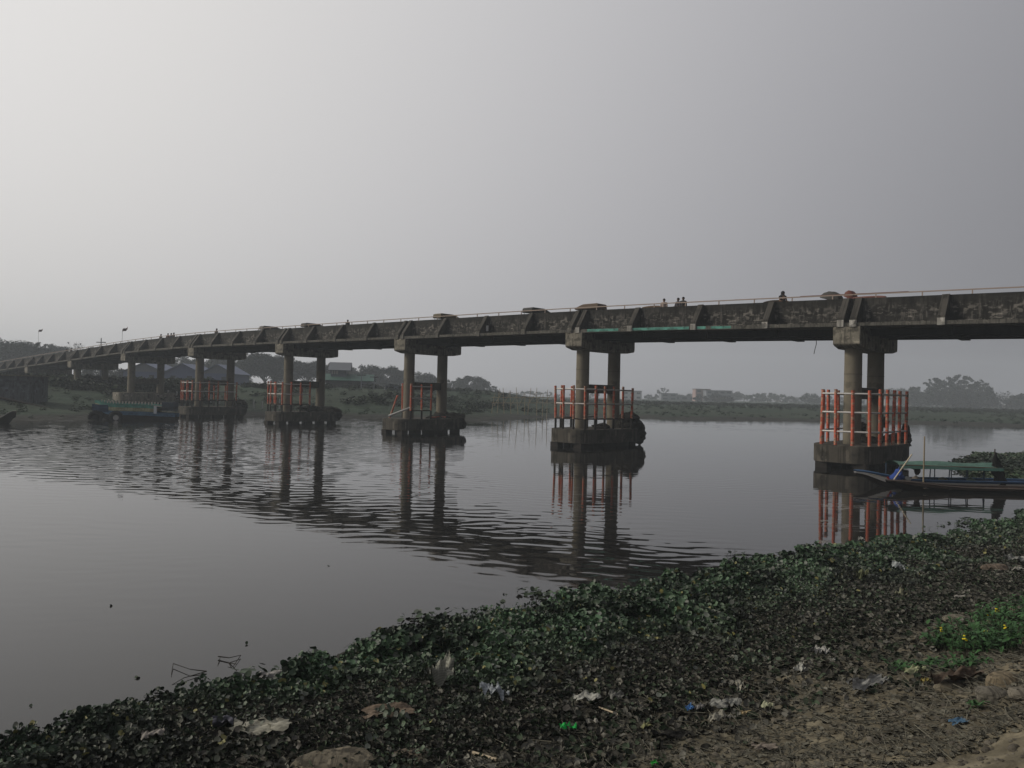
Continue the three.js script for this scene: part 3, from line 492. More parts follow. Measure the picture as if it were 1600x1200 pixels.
{
  const o = thing('shed', 'small grey tin shed on the bank left of the third pier', 'shed', put3(612, 165), 0.2);
  part(o, 'wall', box(-1.4, 1.4, -0.6, 1.1, -1, 1), M.greyTin); const r = box(-1.7, 1.7, 0, 0.1, -1.4, 1.4); r.rotateZ(-0.08); r.translate(0, 1.25, 0); part(o, 'roof', r, M.darkWall); part(o, 'doorway', box(-0.4, 0.4, -0.6, 0.8, 1.0, 1.04), M.glass);
}
function block(px, d, w, h, floors, bays, wallM, label, opt = {}) {
  d *= 1.45; w *= 1.45; h *= 0.82; const o = thing(opt.name ?? 'building', label, 'building', put3(px, d), opt.turn ?? 0), fh = h / floors, bw2 = w / bays, dep = opt.depth ?? 8;
  part(o, 'wall', box(-w / 2, w / 2, -1, h, -dep, 0), wallM); part(o, 'roof_slab', box(-w / 2 - 0.4, w / 2 + 0.4, h + 0.003, h + 0.25, -dep - 0.4, 0.4), opt.roof ?? wallM);
  for (let f = 0; f < floors; f++) for (let b = 0; b < bays; b++) { const x = -w / 2 + (b + 0.5) * bw2, y = f * fh + fh * 0.3; const wn = part(o, 'window', box(x - bw2 * 0.28, x + bw2 * 0.28, y, y + fh * 0.45, 0, 0.06), M.glass); part(wn, 'sill', box(x - bw2 * 0.33, x + bw2 * 0.33, y - 0.16, y - 0.003, 0, 0.2), wallM); }
  if (opt.frame) { for (let b = 0; b <= bays; b++) part(o, 'column', box(-w / 2 + b * bw2 - 0.2, -w / 2 + b * bw2 + 0.2, -1, h, 0.9, 1.3), opt.frame); for (let f = 1; f <= floors; f++) part(o, 'balcony_slab', box(-w / 2 - 0.2, w / 2 + 0.2, f * fh - 0.12, f * fh + 0.12, 0.07, 1.5), opt.frame); }
  return o;
}
block(988, 335, 8, 6.6, 2, 3, M.whiteWall, 'two-storey white house seen right behind the second pier cage');
block(1046, 350, 7, 5.4, 2, 2, M.greyTin, 'grey house between the slim tree and the pink building');
block(1070, 352, 11, 3.6, 1, 3, M.greyTin, 'long low grey house left of the pink framed building');
block(1098, 332, 6, 9, 3, 2, M.pinkWall, 'unfinished three-storey building with pink columns across the river', { frame: M.pinkWall, roof: M.greyTin });
block(1124, 325, 10.5, 8, 3, 4, M.greyTin, 'flat-roofed dark building right of the pink framed one');
block(1347, 330, 3, 4, 1, 1, M.whiteWall, 'little white hut seen between the columns of the nearest pier', { depth: 3 });
block(1392, 330, 5, 4.5, 1, 2, M.whiteWall, 'white house glimpsed through the right posts of the nearest cage', { depth: 4 });
// fence of pale concrete posts on the left bank
{
  const o = thing('post_fence', 'row of pale concrete posts along the top of the left bank', 'fence', [0, 0, 0]); let last = null; reseed(3);
  for (let px = 250; px <= 446; px += 13.4) { const d = 122 + (446 - px) * 0.03, [X] = atD(px, 600, d), g = farHeight(X, d); part(o, 'post', box(X - 0.09, X + 0.09, g - 0.3, g + rr(1.1, 1.5), -d - 0.09, -d + 0.09), M.whiteWall); const p = [X, g + 0.9, -d]; if (last) part(o, 'wire', bar(last, p, 0.012, 0.012, 4), M.darkWood); last = p; }
}
for (const [px, top, d, label] of [[565, 580, 165, 'left of two thin pale poles in front of the domed trees'], [585, 583, 165, 'right of two thin pale poles in front of the domed trees'], [798, 610, 300, 'lone thin mast in the haze left of the second pier'], [158, 528, 150, 'thin mast with a crossbar above the bridge at left']]) {
  const [X, Y] = atD(px, top, d), g = farHeight(X, d), o = thing('pole', label, 'pole', [X, g, -d]); part(o, 'shaft', bar([0, -0.3, 0], [0, Y - g, 0], 0.13, 0.08, 6), M.greyTin); part(o, 'crossbar', box(-0.9, 0.9, Y - g - 0.9, Y - g - 0.75, -0.06, 0.06), M.darkWood);
}
// bamboo framework in the shallows
{
  const o = thing('bamboo_framework', 'thin bamboo fishing framework standing in the shallows left of the second pier', 'bamboo frame', [0, 0, 0]); reseed(21);
  const P = (px, y, d) => { const [X, Y] = atD(px, y, d); return [X, Y, -d]; };
  for (let px = 770; px <= 862; px += 9.5) { const d = 139 + rr(-2, 2); part(o, 'bamboo_pole', bar([P(px, 600, d)[0] + rr(-0.4, 0.4), -0.5, -d], P(px + rr(-3, 3), rr(604, 616), d), 0.06, 0.04, 5), M.bamboo); }
  for (const y of [621, 629.5]) part(o, 'bamboo_rail', bar(P(768, y, 139), P(866, y + rr(-2, 2), 139), 0.05, 0.04, 5), M.bamboo);
  for (let i = 0; i < 7; i++) { const px = 772 + i * 13; part(o, 'brace', bar(P(px, 634, 139.2), P(px + rr(8, 14), 613, 139.2), 0.045, 0.035, 5), M.bamboo); }
}
// blue-grey wall and ramp at the left edge
{
  const [X] = atD(20, 600, 101), o = thing('ramp_wall', 'blue-grey retaining wall with a sloping ramp at the left edge', 'wall', [X, 0, -101], 0.15);
  const wm = std({ map: rep(concreteT, 6), color: rgb(0.5, 0.56, 0.68), bumpMap: bump(2), bumpScale: 0.03 });
  part(o, 'wall', box(-7, 2.6, 0, 4.9, -4, 0), wm); part(o, 'coping', box(-7, 2.8, 4.903, 5.05, -4.1, 0.15), M.concreteLight);
  const sh = new THREE.Shape([[-4, 1], [2.5, 4.2], [2.5, 0], [-4, 0]].map((p) => new THREE.Vector2(...p))); const rg = new THREE.ExtrudeGeometry(sh, { depth: 1.2, bevelEnabled: false }); rg.translate(0, 0, 0.02); part(o, 'ramp', boxUV(rg), wm);
  part(o, 'handrail', bar([-5, 3.0, 1.4], [5.5, 0.9, 2.4], 0.14, 0.12, 6), M.darkWood);
}
// flags
for (const [px, y, d, label] of [[60, 519, 150, 'left of two small flags flying above the bridge at left'], [191, 518, 118, 'right of two small flags flying above the bridge at left']]) {
  const [X, Y] = atD(px, y, d), b = d > 140 ? farHeight(X, d) : 9.4, o = thing('flag', label, 'flag', [X, b, -d]); part(o, 'pole', bar([0, 0, 0], [0, Y - b + 0.4, 0], 0.025, 0.02, 5), M.darkWood);
  const pos = [], idx = []; for (let i = 0; i <= 6; i++) for (let j = 0; j <= 2; j++) pos.push(0.05 + i * 0.13, Y - b + 0.35 - j * 0.2 + i * 0.06 + 0.05 * Math.sin(i * 1.4), 0.12 * Math.sin(i * 1.2 + j * 0.5)); for (let i = 0; i < 6; i++) for (let j = 0; j < 2; j++) { const a = i * 3 + j; idx.push(a, a + 1, a + 3, a + 1, a + 4, a + 3); }
  part(o, 'cloth', mesh3(pos, idx), std({ color: rgb(0.16, 0.12, 0.12), side: THREE.DoubleSide }));
}
// ------------------------------------------------------------------ traffic and people on the bridge
function sAt(px, t, y) { let lo = -30, hi = 200; for (let i = 0; i < 50; i++) { const m = (lo + hi) / 2, [X, d] = bw(m, t); pix(X, y, d)[0] > px ? lo = m : hi = m; } return (lo + hi) / 2; }
const ROAD = 9.54;
function rickshaw() {
  const o = new THREE.Group(), body = std({ color: rgb(0.05, 0.09, 0.06), roughness: 0.5 });
  const prof = new THREE.Shape([[-1.25, 0.3], [1.0, 0.3], [1.3, 0.55], [1.2, 0.95], [0.75, 1.0], [0.6, 0.55], [-0.2, 0.55], [-0.3, 0.95], [-1.25, 1.0]].map((p) => new THREE.Vector2(...p)));
  const bg = new THREE.ExtrudeGeometry(prof, { depth: 1.1, bevelEnabled: true, bevelSize: 0.03, bevelThickness: 0.03, bevelSegments: 2 }); bg.translate(0, 0, -0.55); part(o, 'body', boxUV(bg), body);
  const roofS = new THREE.Shape([[-1.36, 1.6], [-1.3, 1.93], [-1.18, 1.98], [0.35, 1.96], [0.6, 1.9], [1.34, 1.66], [1.3, 1.6]].map((p) => new THREE.Vector2(...p)));
  const rg = new THREE.ExtrudeGeometry(roofS, { depth: 1.16, bevelEnabled: true, bevelSize: 0.04, bevelThickness: 0.06, bevelSegments: 2 }); rg.translate(0, 0, -0.58); o.userData.roof = part(o, 'roof', boxUV(rg), std({ color: rgb(0.07, 0.06, 0.05) }));
  for (const [x, z, tx] of [[-1.2, 0.52, -1.2], [-1.2, -0.52, -1.2], [-0.1, 0.53, -0.1], [-0.1, -0.53, -0.1], [0.95, 0.5, 0.75], [0.95, -0.5, 0.75]]) part(o, 'pillar', bar([x, 0.95, z], [tx, 1.68, z], 0.022, 0.022, 5), M.rubber);
  const ws = box(-0.01, 0.01, 0, 0.62, -0.5, 0.5); ws.rotateZ(0.28); ws.translate(0.97, 1.02, 0); part(o, 'windscreen', ws, new THREE.MeshPhysicalMaterial({ color: rgb(0.8, 0.85, 0.85), transmission: 0.9, roughness: 0.05, thickness: 0 }));
  part(o, 'seat', box(-1.0, -0.45, 0.56, 0.8, -0.48, 0.48), M.rubber);
  for (const [x, z] of [[1.0, 0], [-0.85, 0.5], [-0.85, -0.5]]) { const w = new THREE.Group(); const t = new THREE.TorusGeometry(0.2, 0.06, 8, 18); t.translate(x, 0.26, z); const tyre = part(o, 'wheel', t, M.rubber); const r = new THREE.CylinderGeometry(0.15, 0.15, 0.05, 14); r.rotateX(Math.PI / 2); r.translate(x, 0.26, z); part(tyre, 'rim', r, M.railGrey); }
  for (const z of [-0.35, 0.35]) { const l = new THREE.SphereGeometry(0.08, 10, 6); l.scale(0.5, 1, 1); l.translate(1.3, 0.7, z); part(o, 'headlight', l, M.glass); }
  return o;
}
const proto = rickshaw(); let nR = 0;
for (const [px, dy, color, label, sx] of [[923, 0.12, [0.11, 0.08, 0.058], 'auto rickshaw with a brownish roof above the second pier', 0.86], [839, 0.05, [0.05, 0.048, 0.046], 'auto rickshaw with a flat black roof left of the second pier', 0.84], [698, 0.05, [0.1, 0.085, 0.06], 'auto rickshaw with a tan roof between the third and second piers', 0.86], [489, 0, [0.045, 0.042, 0.04], 'dark auto rickshaw roof above the span left of the third pier', 0.9], [423, 0, [0.09, 0.085, 0.08], 'grey auto rickshaw roof above the fourth pier', 0.9]]) {
  const o = nR++ ? proto.clone() : proto; const s = sAt(px, 2.4, 11.4), [X, d] = bw(s, 2.4); o.name = numbered('auto_rickshaw'); o.position.set(X, ROAD + dh(s) + dy - 0.3, -d); o.rotation.y = TURN; o.scale.set(sx, 0.93, 1);
  const roof = o.children.find((c) => c.name === 'roof'); roof.material = std({ color: rgb(...color) }); delete o.userData.roof; scene.add(o); tag(o, label, 'auto rickshaw', 'auto rickshaws on the bridge');
}
function hoodRickshaw(px, w, color, label) {       // pedal rickshaw with a folding hood
  const s = sAt(px, 2.2, 11.2), [X, d] = bw(s, 2.2), o = thing('cycle_rickshaw', label, 'rickshaw', [X, ROAD + dh(s) - 0.05, -d], TURN, 'pedal rickshaws on the bridge');
  const pos = [], idx = [], n = 12; for (let i = 0; i <= n; i++) for (let j = 0; j <= 6; j++) { const a = i / n * Math.PI * 0.92 - 0.05, z = (j / 6 - 0.5) * 0.95, k = 1 - 0.12 * Math.pow(Math.abs(z) * 2, 3); pos.push(-0.45 - Math.cos(a) * w * 0.62 * k, 1.22 + Math.sin(a) * 0.52 * k + 0.025 * Math.abs(Math.sin(i * 1.57)), z); } for (let i = 0; i < n; i++) for (let j = 0; j < 6; j++) { const a = i * 7 + j; idx.push(a, a + 1, a + 7, a + 1, a + 8, a + 7); }
  for (const j of [0, 6]) { const c0 = pos.length / 3; pos.push(-0.45, 1.2, (j / 6 - 0.5) * 0.95); for (let i = 0; i < n; i++) idx.push(c0, i * 7 + j, (i + 1) * 7 + j); }
  part(o, 'hood', mesh3(pos, idx), std({ color: rgb(...color), roughness: 0.7, side: THREE.DoubleSide })); part(o, 'seat', box(-0.85, -0.2, 0.75, 1.2, -0.42, 0.42), M.railRed);
  for (const [x, z] of [[-0.5, 0.5], [-0.5, -0.5], [0.95, 0]]) { const t = new THREE.TorusGeometry(0.33, 0.025, 6, 22); t.translate(x, 0.36, z); part(o, 'wheel', t, M.rubber); }
  part(o, 'frame', merged([bar([-0.5, 0.4, 0], [0.7, 0.45, 0], 0.025, 0.025, 5), bar([0.7, 0.45, 0], [0.85, 1.0, 0], 0.025, 0.025, 5), bar([0.95, 0.36, 0], [0.82, 1.02, 0], 0.02, 0.02, 5), bar([0.3, 0.43, 0], [0.22, 0.9, 0], 0.02, 0.02, 5)]), M.darkWood); part(o, 'handlebar', bar([0.8, 1.02, -0.28], [0.8, 1.02, 0.28], 0.014, 0.014, 5), M.railGrey); part(o, 'saddle', box(0.1, 0.36, 0.9, 0.97, -0.08, 0.08), M.rubber);
}
hoodRickshaw(1289, 1.1, [0.05, 0.048, 0.045], 'dark-hooded pedal rickshaw left of the nearest pier, beside a red one'); hoodRickshaw(1319, 0.55, [0.12, 0.045, 0.035], 'red-hooded pedal rickshaw directly above the nearest pier');
{ // long low loads: a handcart and a flat van
  const cart = (px, label, mat, len) => { const s = sAt(px, 1.9, 10.9), [X, d] = bw(s, 1.9), o = thing('flat_cart', label, 'cart', [X, ROAD + dh(s), -d], TURN); part(o, 'bed', box(-len / 2, len / 2, 1.0, 1.08, -0.4, 0.4), M.wood); const l = lump(len * 0.42, 0.12, 0.36, 0.3, px, 3); l.translate(0, 1.16, 0); part(o, 'load', l, mat); for (const [x, z] of [[0.5, 0.42], [0.5, -0.42], [-0.9, 0]]) { const t = new THREE.TorusGeometry(0.32, 0.03, 6, 20); t.translate(x, 0.34, z); part(o, 'wheel', t, M.rubber); } for (const x of [-0.9, 0.5]) part(o, 'upright', bar([x, 0.34, 0], [x, 1.0, 0], 0.03, 0.03, 5), M.darkWood); };
  cart(1213, 'flat cart with a dark load beside the hooded person on the bridge', M.darkWood, 2.0); cart(1360, 'flat cart with a rust red load above the right of the nearest pier', M.railRed, 2.6); cart(1020, 'flat cart with a brown load left of the three people on the bridge', M.wood, 2.4);
}
// people: one continuous body from a smooth field of tapered bones, clothes and hair over it
function field(bones, R, box3, k = 0.05) {
  const mc = new MarchingCubes(R, M.skin, false, false, 60000), [cx, cy, cz, h] = box3; const f = mc.field, n = R;
  for (let z = 0; z < n; z++) for (let y = 0; y < n; y++) for (let x = 0; x < n; x++) {
    const X = cx + (x - n / 2) / (n / 2) * h, Y = cy + (y - n / 2) / (n / 2) * h, Z = cz + (z - n / 2) / (n / 2) * h; let m = 9;
    for (const [a, b, r0, r1] of bones) { const ux = b[0] - a[0], uy = b[1] - a[1], uz = b[2] - a[2], t = clamp(((X - a[0]) * ux + (Y - a[1]) * uy + (Z - a[2]) * uz) / (ux * ux + uy * uy + uz * uz + 1e-9)); const q = Math.hypot(X - a[0] - ux * t, Y - a[1] - uy * t, Z - a[2] - uz * t) - mix(r0, r1, t); const e = clamp(0.5 + 0.5 * (q - m) / k); m = mix(q, m, e) - k * e * (1 - e); }
    f[z * n * n + y * n + x] = -m;
  }
  mc.isolation = 0; mc.update(); const c = mc.count, g = new THREE.BufferGeometry(); const p = new Float32Array(c * 3); for (let i = 0; i < c; i++) { p[i * 3] = cx + mc.positionArray[i * 3] * h; p[i * 3 + 1] = cy + mc.positionArray[i * 3 + 1] * h; p[i * 3 + 2] = cz + mc.positionArray[i * 3 + 2] * h; }
  g.setAttribute('position', new THREE.BufferAttribute(p, 3)); g.setAttribute('normal', new THREE.BufferAttribute(mc.normalArray.slice(0, c * 3), 3)); return g;
}
const legs = [[-0.1, 0.1], [0.1, 0.08]].flatMap(([x, a]) => [[[x, 0.92, 0], [x * 1.1, 0.5, -0.03], 0.085, 0.06], [[x * 1.1, 0.5, -0.03], [x * 1.2, 0.08, 0.02], 0.058, 0.04], [[x * 1.2, 0.05, 0.02], [x * 1.3, 0.03, -0.16], 0.04, 0.03]]);
const arms = [-1, 1].flatMap((s) => [[[s * 0.19, 1.4, 0], [s * 0.25, 1.12, -0.05], 0.05, 0.042], [[s * 0.25, 1.12, -0.05], [s * 0.2, 1.08, -0.28], 0.04, 0.03], [[s * 0.2, 1.08, -0.28], [s * 0.19, 1.08, -0.37], 0.036, 0.02]]);
const trunkB = [[[-0.07, 0.95, 0], [0.07, 0.95, 0], 0.12, 0.12], [[0, 1.0, 0], [0, 1.36, 0], 0.135, 0.15], [[-0.13, 1.4, 0], [0.13, 1.4, 0], 0.075, 0.075]], head = [[[0, 1.42, 0], [0, 1.55, -0.01], 0.055, 0.05], [[0, 1.6, -0.02], [0, 1.66, 0], 0.078, 0.095], [[0, 1.6, -0.09], [0, 1.585, -0.105], 0.016, 0.018], [[-0.09, 1.62, 0], [0.09, 1.62, 0], 0.02, 0.02]];
const bodyG = field([...trunkB, ...legs, ...arms, ...head], 76, [0, 0.86, -0.05, 0.95], 0.035);
const shirtG = field([...trunkB.map(([a, b, r, q]) => [a, b, r + 0.018, q + 0.018]), ...arms.filter((_, i) => i % 3 === 0).map(([a, b, r, q]) => [a, b, r + 0.02, q + 0.02])], 44, [0, 1.18, -0.02, 0.42], 0.05), trouserG = field(legs.filter((_, i) => i % 3 < 2).map(([a, b, r, q]) => [a, b, r + 0.018, q + 0.022]), 44, [0, 0.5, 0, 0.55], 0.05), hairG = field([[[0, 1.675, 0.005], [0, 1.67, 0.03], 0.1, 0.095], [[0, 1.62, 0.06], [0, 1.6, 0.05], 0.06, 0.05]], 26, [0, 1.65, 0.02, 0.18], 0.03), hoodG = field([[[0, 1.66, 0.01], [0, 1.55, 0.05], 0.125, 0.1], [[-0.15, 1.38, 0.02], [0.15, 1.38, 0.02], 0.12, 0.12], [[0, 1.5, 0.03], [0, 1.1, 0.03], 0.12, 0.19]], 44, [0, 1.38, 0, 0.5], 0.06);
const faceG = merged([-1, 1].map((s) => { const g = new THREE.SphereGeometry(0.012, 8, 6); g.translate(s * 0.034, 1.625, -0.092); return g; })), mouthG = box(-0.025, 0.025, 1.55, 1.56, -0.098, -0.085);
function person(px, t, shirt, label, hood = false, turn = 0, scale = 1) {
  const s = sAt(px, t, 11.2), [X, d] = bw(s, t), o = thing('person', label, 'person', [X, ROAD + dh(s), -d], TURN + turn); o.scale.setScalar(scale);
  part(o, 'body', bodyG, M.skin); part(o, hood ? 'shawl' : 'shirt', hood ? hoodG : shirtG, std({ color: rgb(...shirt), roughness: 0.9 })); part(o, 'trousers', trouserG, std({ color: rgb(0.03, 0.03, 0.04) })); if (!hood) part(o, 'hair', hairG, M.hair); part(o, 'eyes', faceG, M.hair); part(o, 'mouth', mouthG, M.darkWood);
}
person(1038, 1.75, [0.25, 0.2, 0.18], 'person in a pale shirt, leftmost of three behind the parapet', false, 0.2);
person(1060, 1.75, [0.05, 0.05, 0.06], 'person in a dark shirt, middle one of three behind the parapet', false, -0.2);
person(1068, 1.8, [0.03, 0.03, 0.03], 'person in black, rightmost of three behind the parapet', false, 0.1, 1.03);
person(1224, 1.8, [0.025, 0.027, 0.03], 'person wrapped in a dark hooded shawl near the nearest pier', true, 0.9, 1.05);
person(251, 1.75, [0.04, 0.04, 0.04], 'person in dark clothes, leftmost of the group behind the rail above the fifth pier');
person(262, 1.75, [0.08, 0.04, 0.04], 'person in dark red, second from left in the group above the fifth pier', false, 0.5);
person(267, 1.9, [0.04, 0.05, 0.08], 'person in dark blue, third from left in the group above the fifth pier');
person(271, 1.75, [0.05, 0.05, 0.05], 'person in grey, rightmost of the group above the fifth pier', false, -0.4);
person(338, 1.75, [0.05, 0.045, 0.04], 'lone person behind the rail between the fifth and fourth piers');
person(104, 1.75, [0.04, 0.04, 0.04], 'person in dark clothes, left one of a pair far along the bridge');
person(111, 1.75, [0.05, 0.04, 0.04], 'person in dark clothes, right one of a pair far along the bridge');
person(543, 1.9, [0.04, 0.04, 0.04], 'lone person behind the rail left of the third pier', false, 0.4, 0.96);
// meter box on the parapet, cable hanging under the deck
{
  const s = sAt(764, 1.05, 9.6), h = dh(s), [X, d] = bw(s, 1.09), o = thing('lamp_box', 'small white box on a bracket fixed to the parapet left of the second pier', 'box', [X, 9.3 + h, -d], TURN);
  part(o, 'case', box(-0.28, 0.28, -0.2, 0.55, -0.3, -0.002), M.rubber); part(o, 'panel', box(-0.17, 0.17, -0.08, 0.42, -0.33, -0.302), M.whiteWall); part(o, 'bracket', bar([0.3, -0.1, -0.1], [1.1, -0.32, -0.9], 0.04, 0.04, 5), M.railGrey);
  const s2 = sAt(1275, 2, 8.2), [X2, d2] = bw(s2, 2), c = part(scene, 'hanging_rope', tube([[X2, 8.4, -d2], [X2 + 0.05, 7.9, -d2], [X2 - 0.02, 7.6, -d2], [X2 - 0.1, 7.2, -d2]], 0.022, 14, 5), M.darkWood); tag(c, 'short rope hanging below the deck left of the nearest pier', 'rope');
}
// ------------------------------------------------------------------ boats
function hullStrip(L, st, n, lo, hi, off = 0) {      // skin between two heights (0 = keel, 1 = gunwale) of a hull along x; st(u) = [half beam, keel y, sheer y]
  const pos = [], idx = [], uv = []; const m = 5;
  for (const sd of [1, -1]) { const b0 = pos.length / 3; for (let i = 0; i <= n; i++) { const u = i / n, [hb, ky, sy] = st(u); for (let j = 0; j <= m; j++) { const v = mix(lo, hi, j / m), w = Math.pow(v, 0.5) * hb + off; pos.push(u * L, mix(ky, sy, v), sd * w); uv.push(u * L, v); } }
    for (let i = 0; i < n; i++) for (let j = 0; j < m; j++) { const a = b0 + i * (m + 1) + j, q = sd > 0 ? [a, a + m + 1, a + 1, a + 1, a + m + 1, a + m + 2] : [a, a + 1, a + m + 1, a + 1, a + m + 2, a + m + 1]; idx.push(...q); } }
  return mesh3(pos, idx, uv);
}
function gunwale(L, st, n, r, dy = 0) { return merged([1, -1].map((sd) => { const pts = []; for (let i = 0; i <= n; i++) { const u = i / n, [hb, , sy] = st(u); pts.push([u * L, sy + dy, sd * hb]); } return tube(pts, r, n * 2, 6); })); }
function deckG(L, st, n, drop) { const pos = [], idx = []; for (let i = 0; i <= n; i++) { const u = i / n, [hb, ky, sy] = st(u), y = Math.max(ky + 0.05, sy - drop), k = Math.sqrt(clamp((y - ky) / (sy - ky + 1e-6))); pos.push(u * L, y, hb * k, u * L, y, -hb * k); } for (let i = 0; i < n; i++) { const a = i * 2; idx.push(a, a + 2, a + 1, a + 1, a + 2, a + 3); } return mesh3(pos, idx); }
const dbl = (c, r = 0.6) => std({ color: rgb(...c), roughness: r, side: THREE.DoubleSide });
const woodT = tex(256, (u, v) => { const a = fbm(u * 4, v * 40, 3, 4, 0), b = fbm(u * 20, v * 20, 8, 3, 0), k = mix(0.35, 1.1, a) * mix(0.7, 1.2, b) * 0.8; return [k, k, k]; });
const planks = (c) => std({ color: rgb(...c), map: rep(woodT, 2), roughness: 0.65, side: THREE.DoubleSide });
{ // roofed passenger boat, bow to the left
  const L = 11.8, [bx] = atD(1335, 745, 39.2), st = (u) => [0.75 * Math.pow(Math.sin(Math.PI * clamp(u * 0.86 + 0.02)), 0.65) + 0.015, -0.25 + 0.78 * Math.pow(1 - smooth(0, 0.2, u), 1.6) + 0.5 * Math.pow(smooth(0.8, 1, u), 2), 0.37 + 0.36 * Math.pow(1 - smooth(0, 0.3, u), 1.5) + 0.25 * Math.pow(smooth(0.75, 1, u), 1.5)];
  const o = thing('roofed_boat', 'long wooden boat with a turquoise canopy roof and blue and white bow', 'boat', [bx, 0, -39.2], 0.03);
  part(o, 'hull', hullStrip(L, st, 40, 0, 0.5), planks([0.06, 0.045, 0.04])); part(o, 'white_strake', hullStrip(L, st, 40, 0.5, 0.86, 0.004), dbl([0.6, 0.57, 0.53])); part(o, 'blue_strake', hullStrip(L, st, 40, 0.86, 1, 0.008), planks([0.07, 0.14, 0.28]));
  part(o, 'gunwale', gunwale(L, st, 36, 0.035, 0.02), planks([0.07, 0.15, 0.29])); part(o, 'deck', deckG(L, st, 36, 0.22), planks([0.05, 0.045, 0.045]));
  const tri = new THREE.Shape([[0, 0], [0.5, 0.05], [0.28, -0.34]].map((p) => new THREE.Vector2(...p))); const tg = new THREE.ExtrudeGeometry(tri, { depth: 0.012, bevelEnabled: false }); tg.rotateY(0.24); tg.translate(1.35, 0.5, 0.43); part(o, 'red_mark', tg, dbl([0.5, 0.05, 0.03]));
  const x0 = 1.85, x1 = 6.95, y = 1.12, roof = []; const pos = [], idx = [], uv = [], nx = 22, nz = 10;
  for (const th of [0, -0.035]) for (let i = 0; i <= nx; i++) for (let j = 0; j <= nz; j++) { const a = j / nz * 2 - 1, sag = 0.03 * Math.sin(i / nx * 3.14 * 3.5) + 0.03 * noise(i * 0.9, j * 0.8, 5); pos.push(mix(x0, x1, i / nx), y + 0.17 - 0.2 * Math.pow(Math.abs(a), 2.2) - sag - 0.05 * i / nx + th, a * 0.8); uv.push(i / nx * 5, j / nz * 1.6); }
  const o2 = (nx + 1) * (nz + 1); for (const [b, f] of [[0, 0], [o2, 1]]) for (let i = 0; i < nx; i++) for (let j = 0; j < nz; j++) { const a = b + i * (nz + 1) + j; f ? idx.push(a, a + nz + 1, a + 1, a + 1, a + nz + 1, a + nz + 2) : idx.push(a, a + 1, a + nz + 1, a + 1, a + nz + 2, a + nz + 1); }
  part(o, 'canopy', mesh3(pos, idx, uv), std({ color: rgb(0.11, 0.21, 0.175), map: rep(woodT, 1.3), roughness: 0.8, side: THREE.DoubleSide }));
  const fringe = []; for (let i = 0; i < 70; i++) { const x = x0 + (i + 0.5) / 70 * (x1 - x0), f = new THREE.PlaneGeometry(0.07, 0.09 + 0.05 * noise(i * 0.7, 3)); f.translate(x, y - 0.1 - 0.05 * i / 70, 0.81); fringe.push(f); } part(o, 'fringe', merged(fringe), dbl([0.12, 0.25, 0.2]));
  for (const k of [0.02, 1.55, 2.5, 3.35, 4.2, 5.05]) for (const z of [0.66, -0.66]) part(o, 'canopy_post', bar([x0 + k, 0.3, z * 0.92], [x0 + k + 0.02, y - 0.02, z], 0.026, 0.024, 6), planks([0.05, 0.09, 0.15]));
  for (const z of [0.74, -0.74]) part(o, 'roof_rail', bar([x0, y + 0.0, z], [x1, y - 0.06, z], 0.025, 0.025, 6), M.wood);
  for (let k = 0; k < 7; k++) part(o, 'thwart', box(2 + k * 0.9, 2.18 + k * 0.9, 0.22, 0.26, -0.6, 0.6), planks([0.06, 0.055, 0.05]));
  part(o, 'rope', tube([[0.25, 0.72, 0.02], [0.7, 0.58, 0.3], [1.2, 0.5, 0.42], [1.7, 0.44, 0.3]], 0.014, 20, 5), M.bamboo); for (let k = 0; k < 3; k++) { const sk = lump(0.22, 0.15, 0.2, 0.3, 20 + k, 3); sk.translate(3.1 + k * 1.3, 0.36, -0.1 + 0.15 * k); part(o, 'cargo_sack', sk, dbl([0.14 - 0.03 * k, 0.12, 0.1])); }
  part(o, 'bow_stick', bar([0.62, 0.45, 0], [0.6, 1.0, 0], 0.018, 0.014, 5), M.darkWood);
}
{ // dark low boat in front
  const L = 11.5, [bx] = atD(1384, 757, 37.5), st = (u) => [0.62 * Math.pow(Math.sin(Math.PI * clamp(u * 0.9 + 0.015)), 0.7) + 0.012, -0.25 + 0.6 * Math.pow(1 - smooth(0, 0.16, u), 1.8) + 0.3 * Math.pow(smooth(0.8, 1, u), 2), 0.22 + 0.24 * Math.pow(1 - smooth(0, 0.4, u), 1.5) + 0.2 * Math.pow(smooth(0.7, 1, u), 1.5)];
  const o = thing('open_boat', 'low dark wooden boat with brown top strake, moored in front of the roofed boat', 'boat', [bx, 0, -37.5], 0.02);
  part(o, 'hull', hullStrip(L, st, 40, 0, 0.78), planks([0.018, 0.014, 0.012])); part(o, 'brown_strake', hullStrip(L, st, 40, 0.78, 1, 0.006), planks([0.12, 0.085, 0.07])); part(o, 'gunwale', gunwale(L, st, 36, 0.028, 0.01), planks([0.13, 0.1, 0.085])); part(o, 'deck', deckG(L, st, 36, 0.2), planks([0.04, 0.03, 0.026]));
  for (let k = 0; k < 8; k++) part(o, 'thwart', box(1.6 + k * 1.1, 1.75 + k * 1.1, 0.14, 0.18, -0.5, 0.5), planks([0.07, 0.055, 0.045]));
}
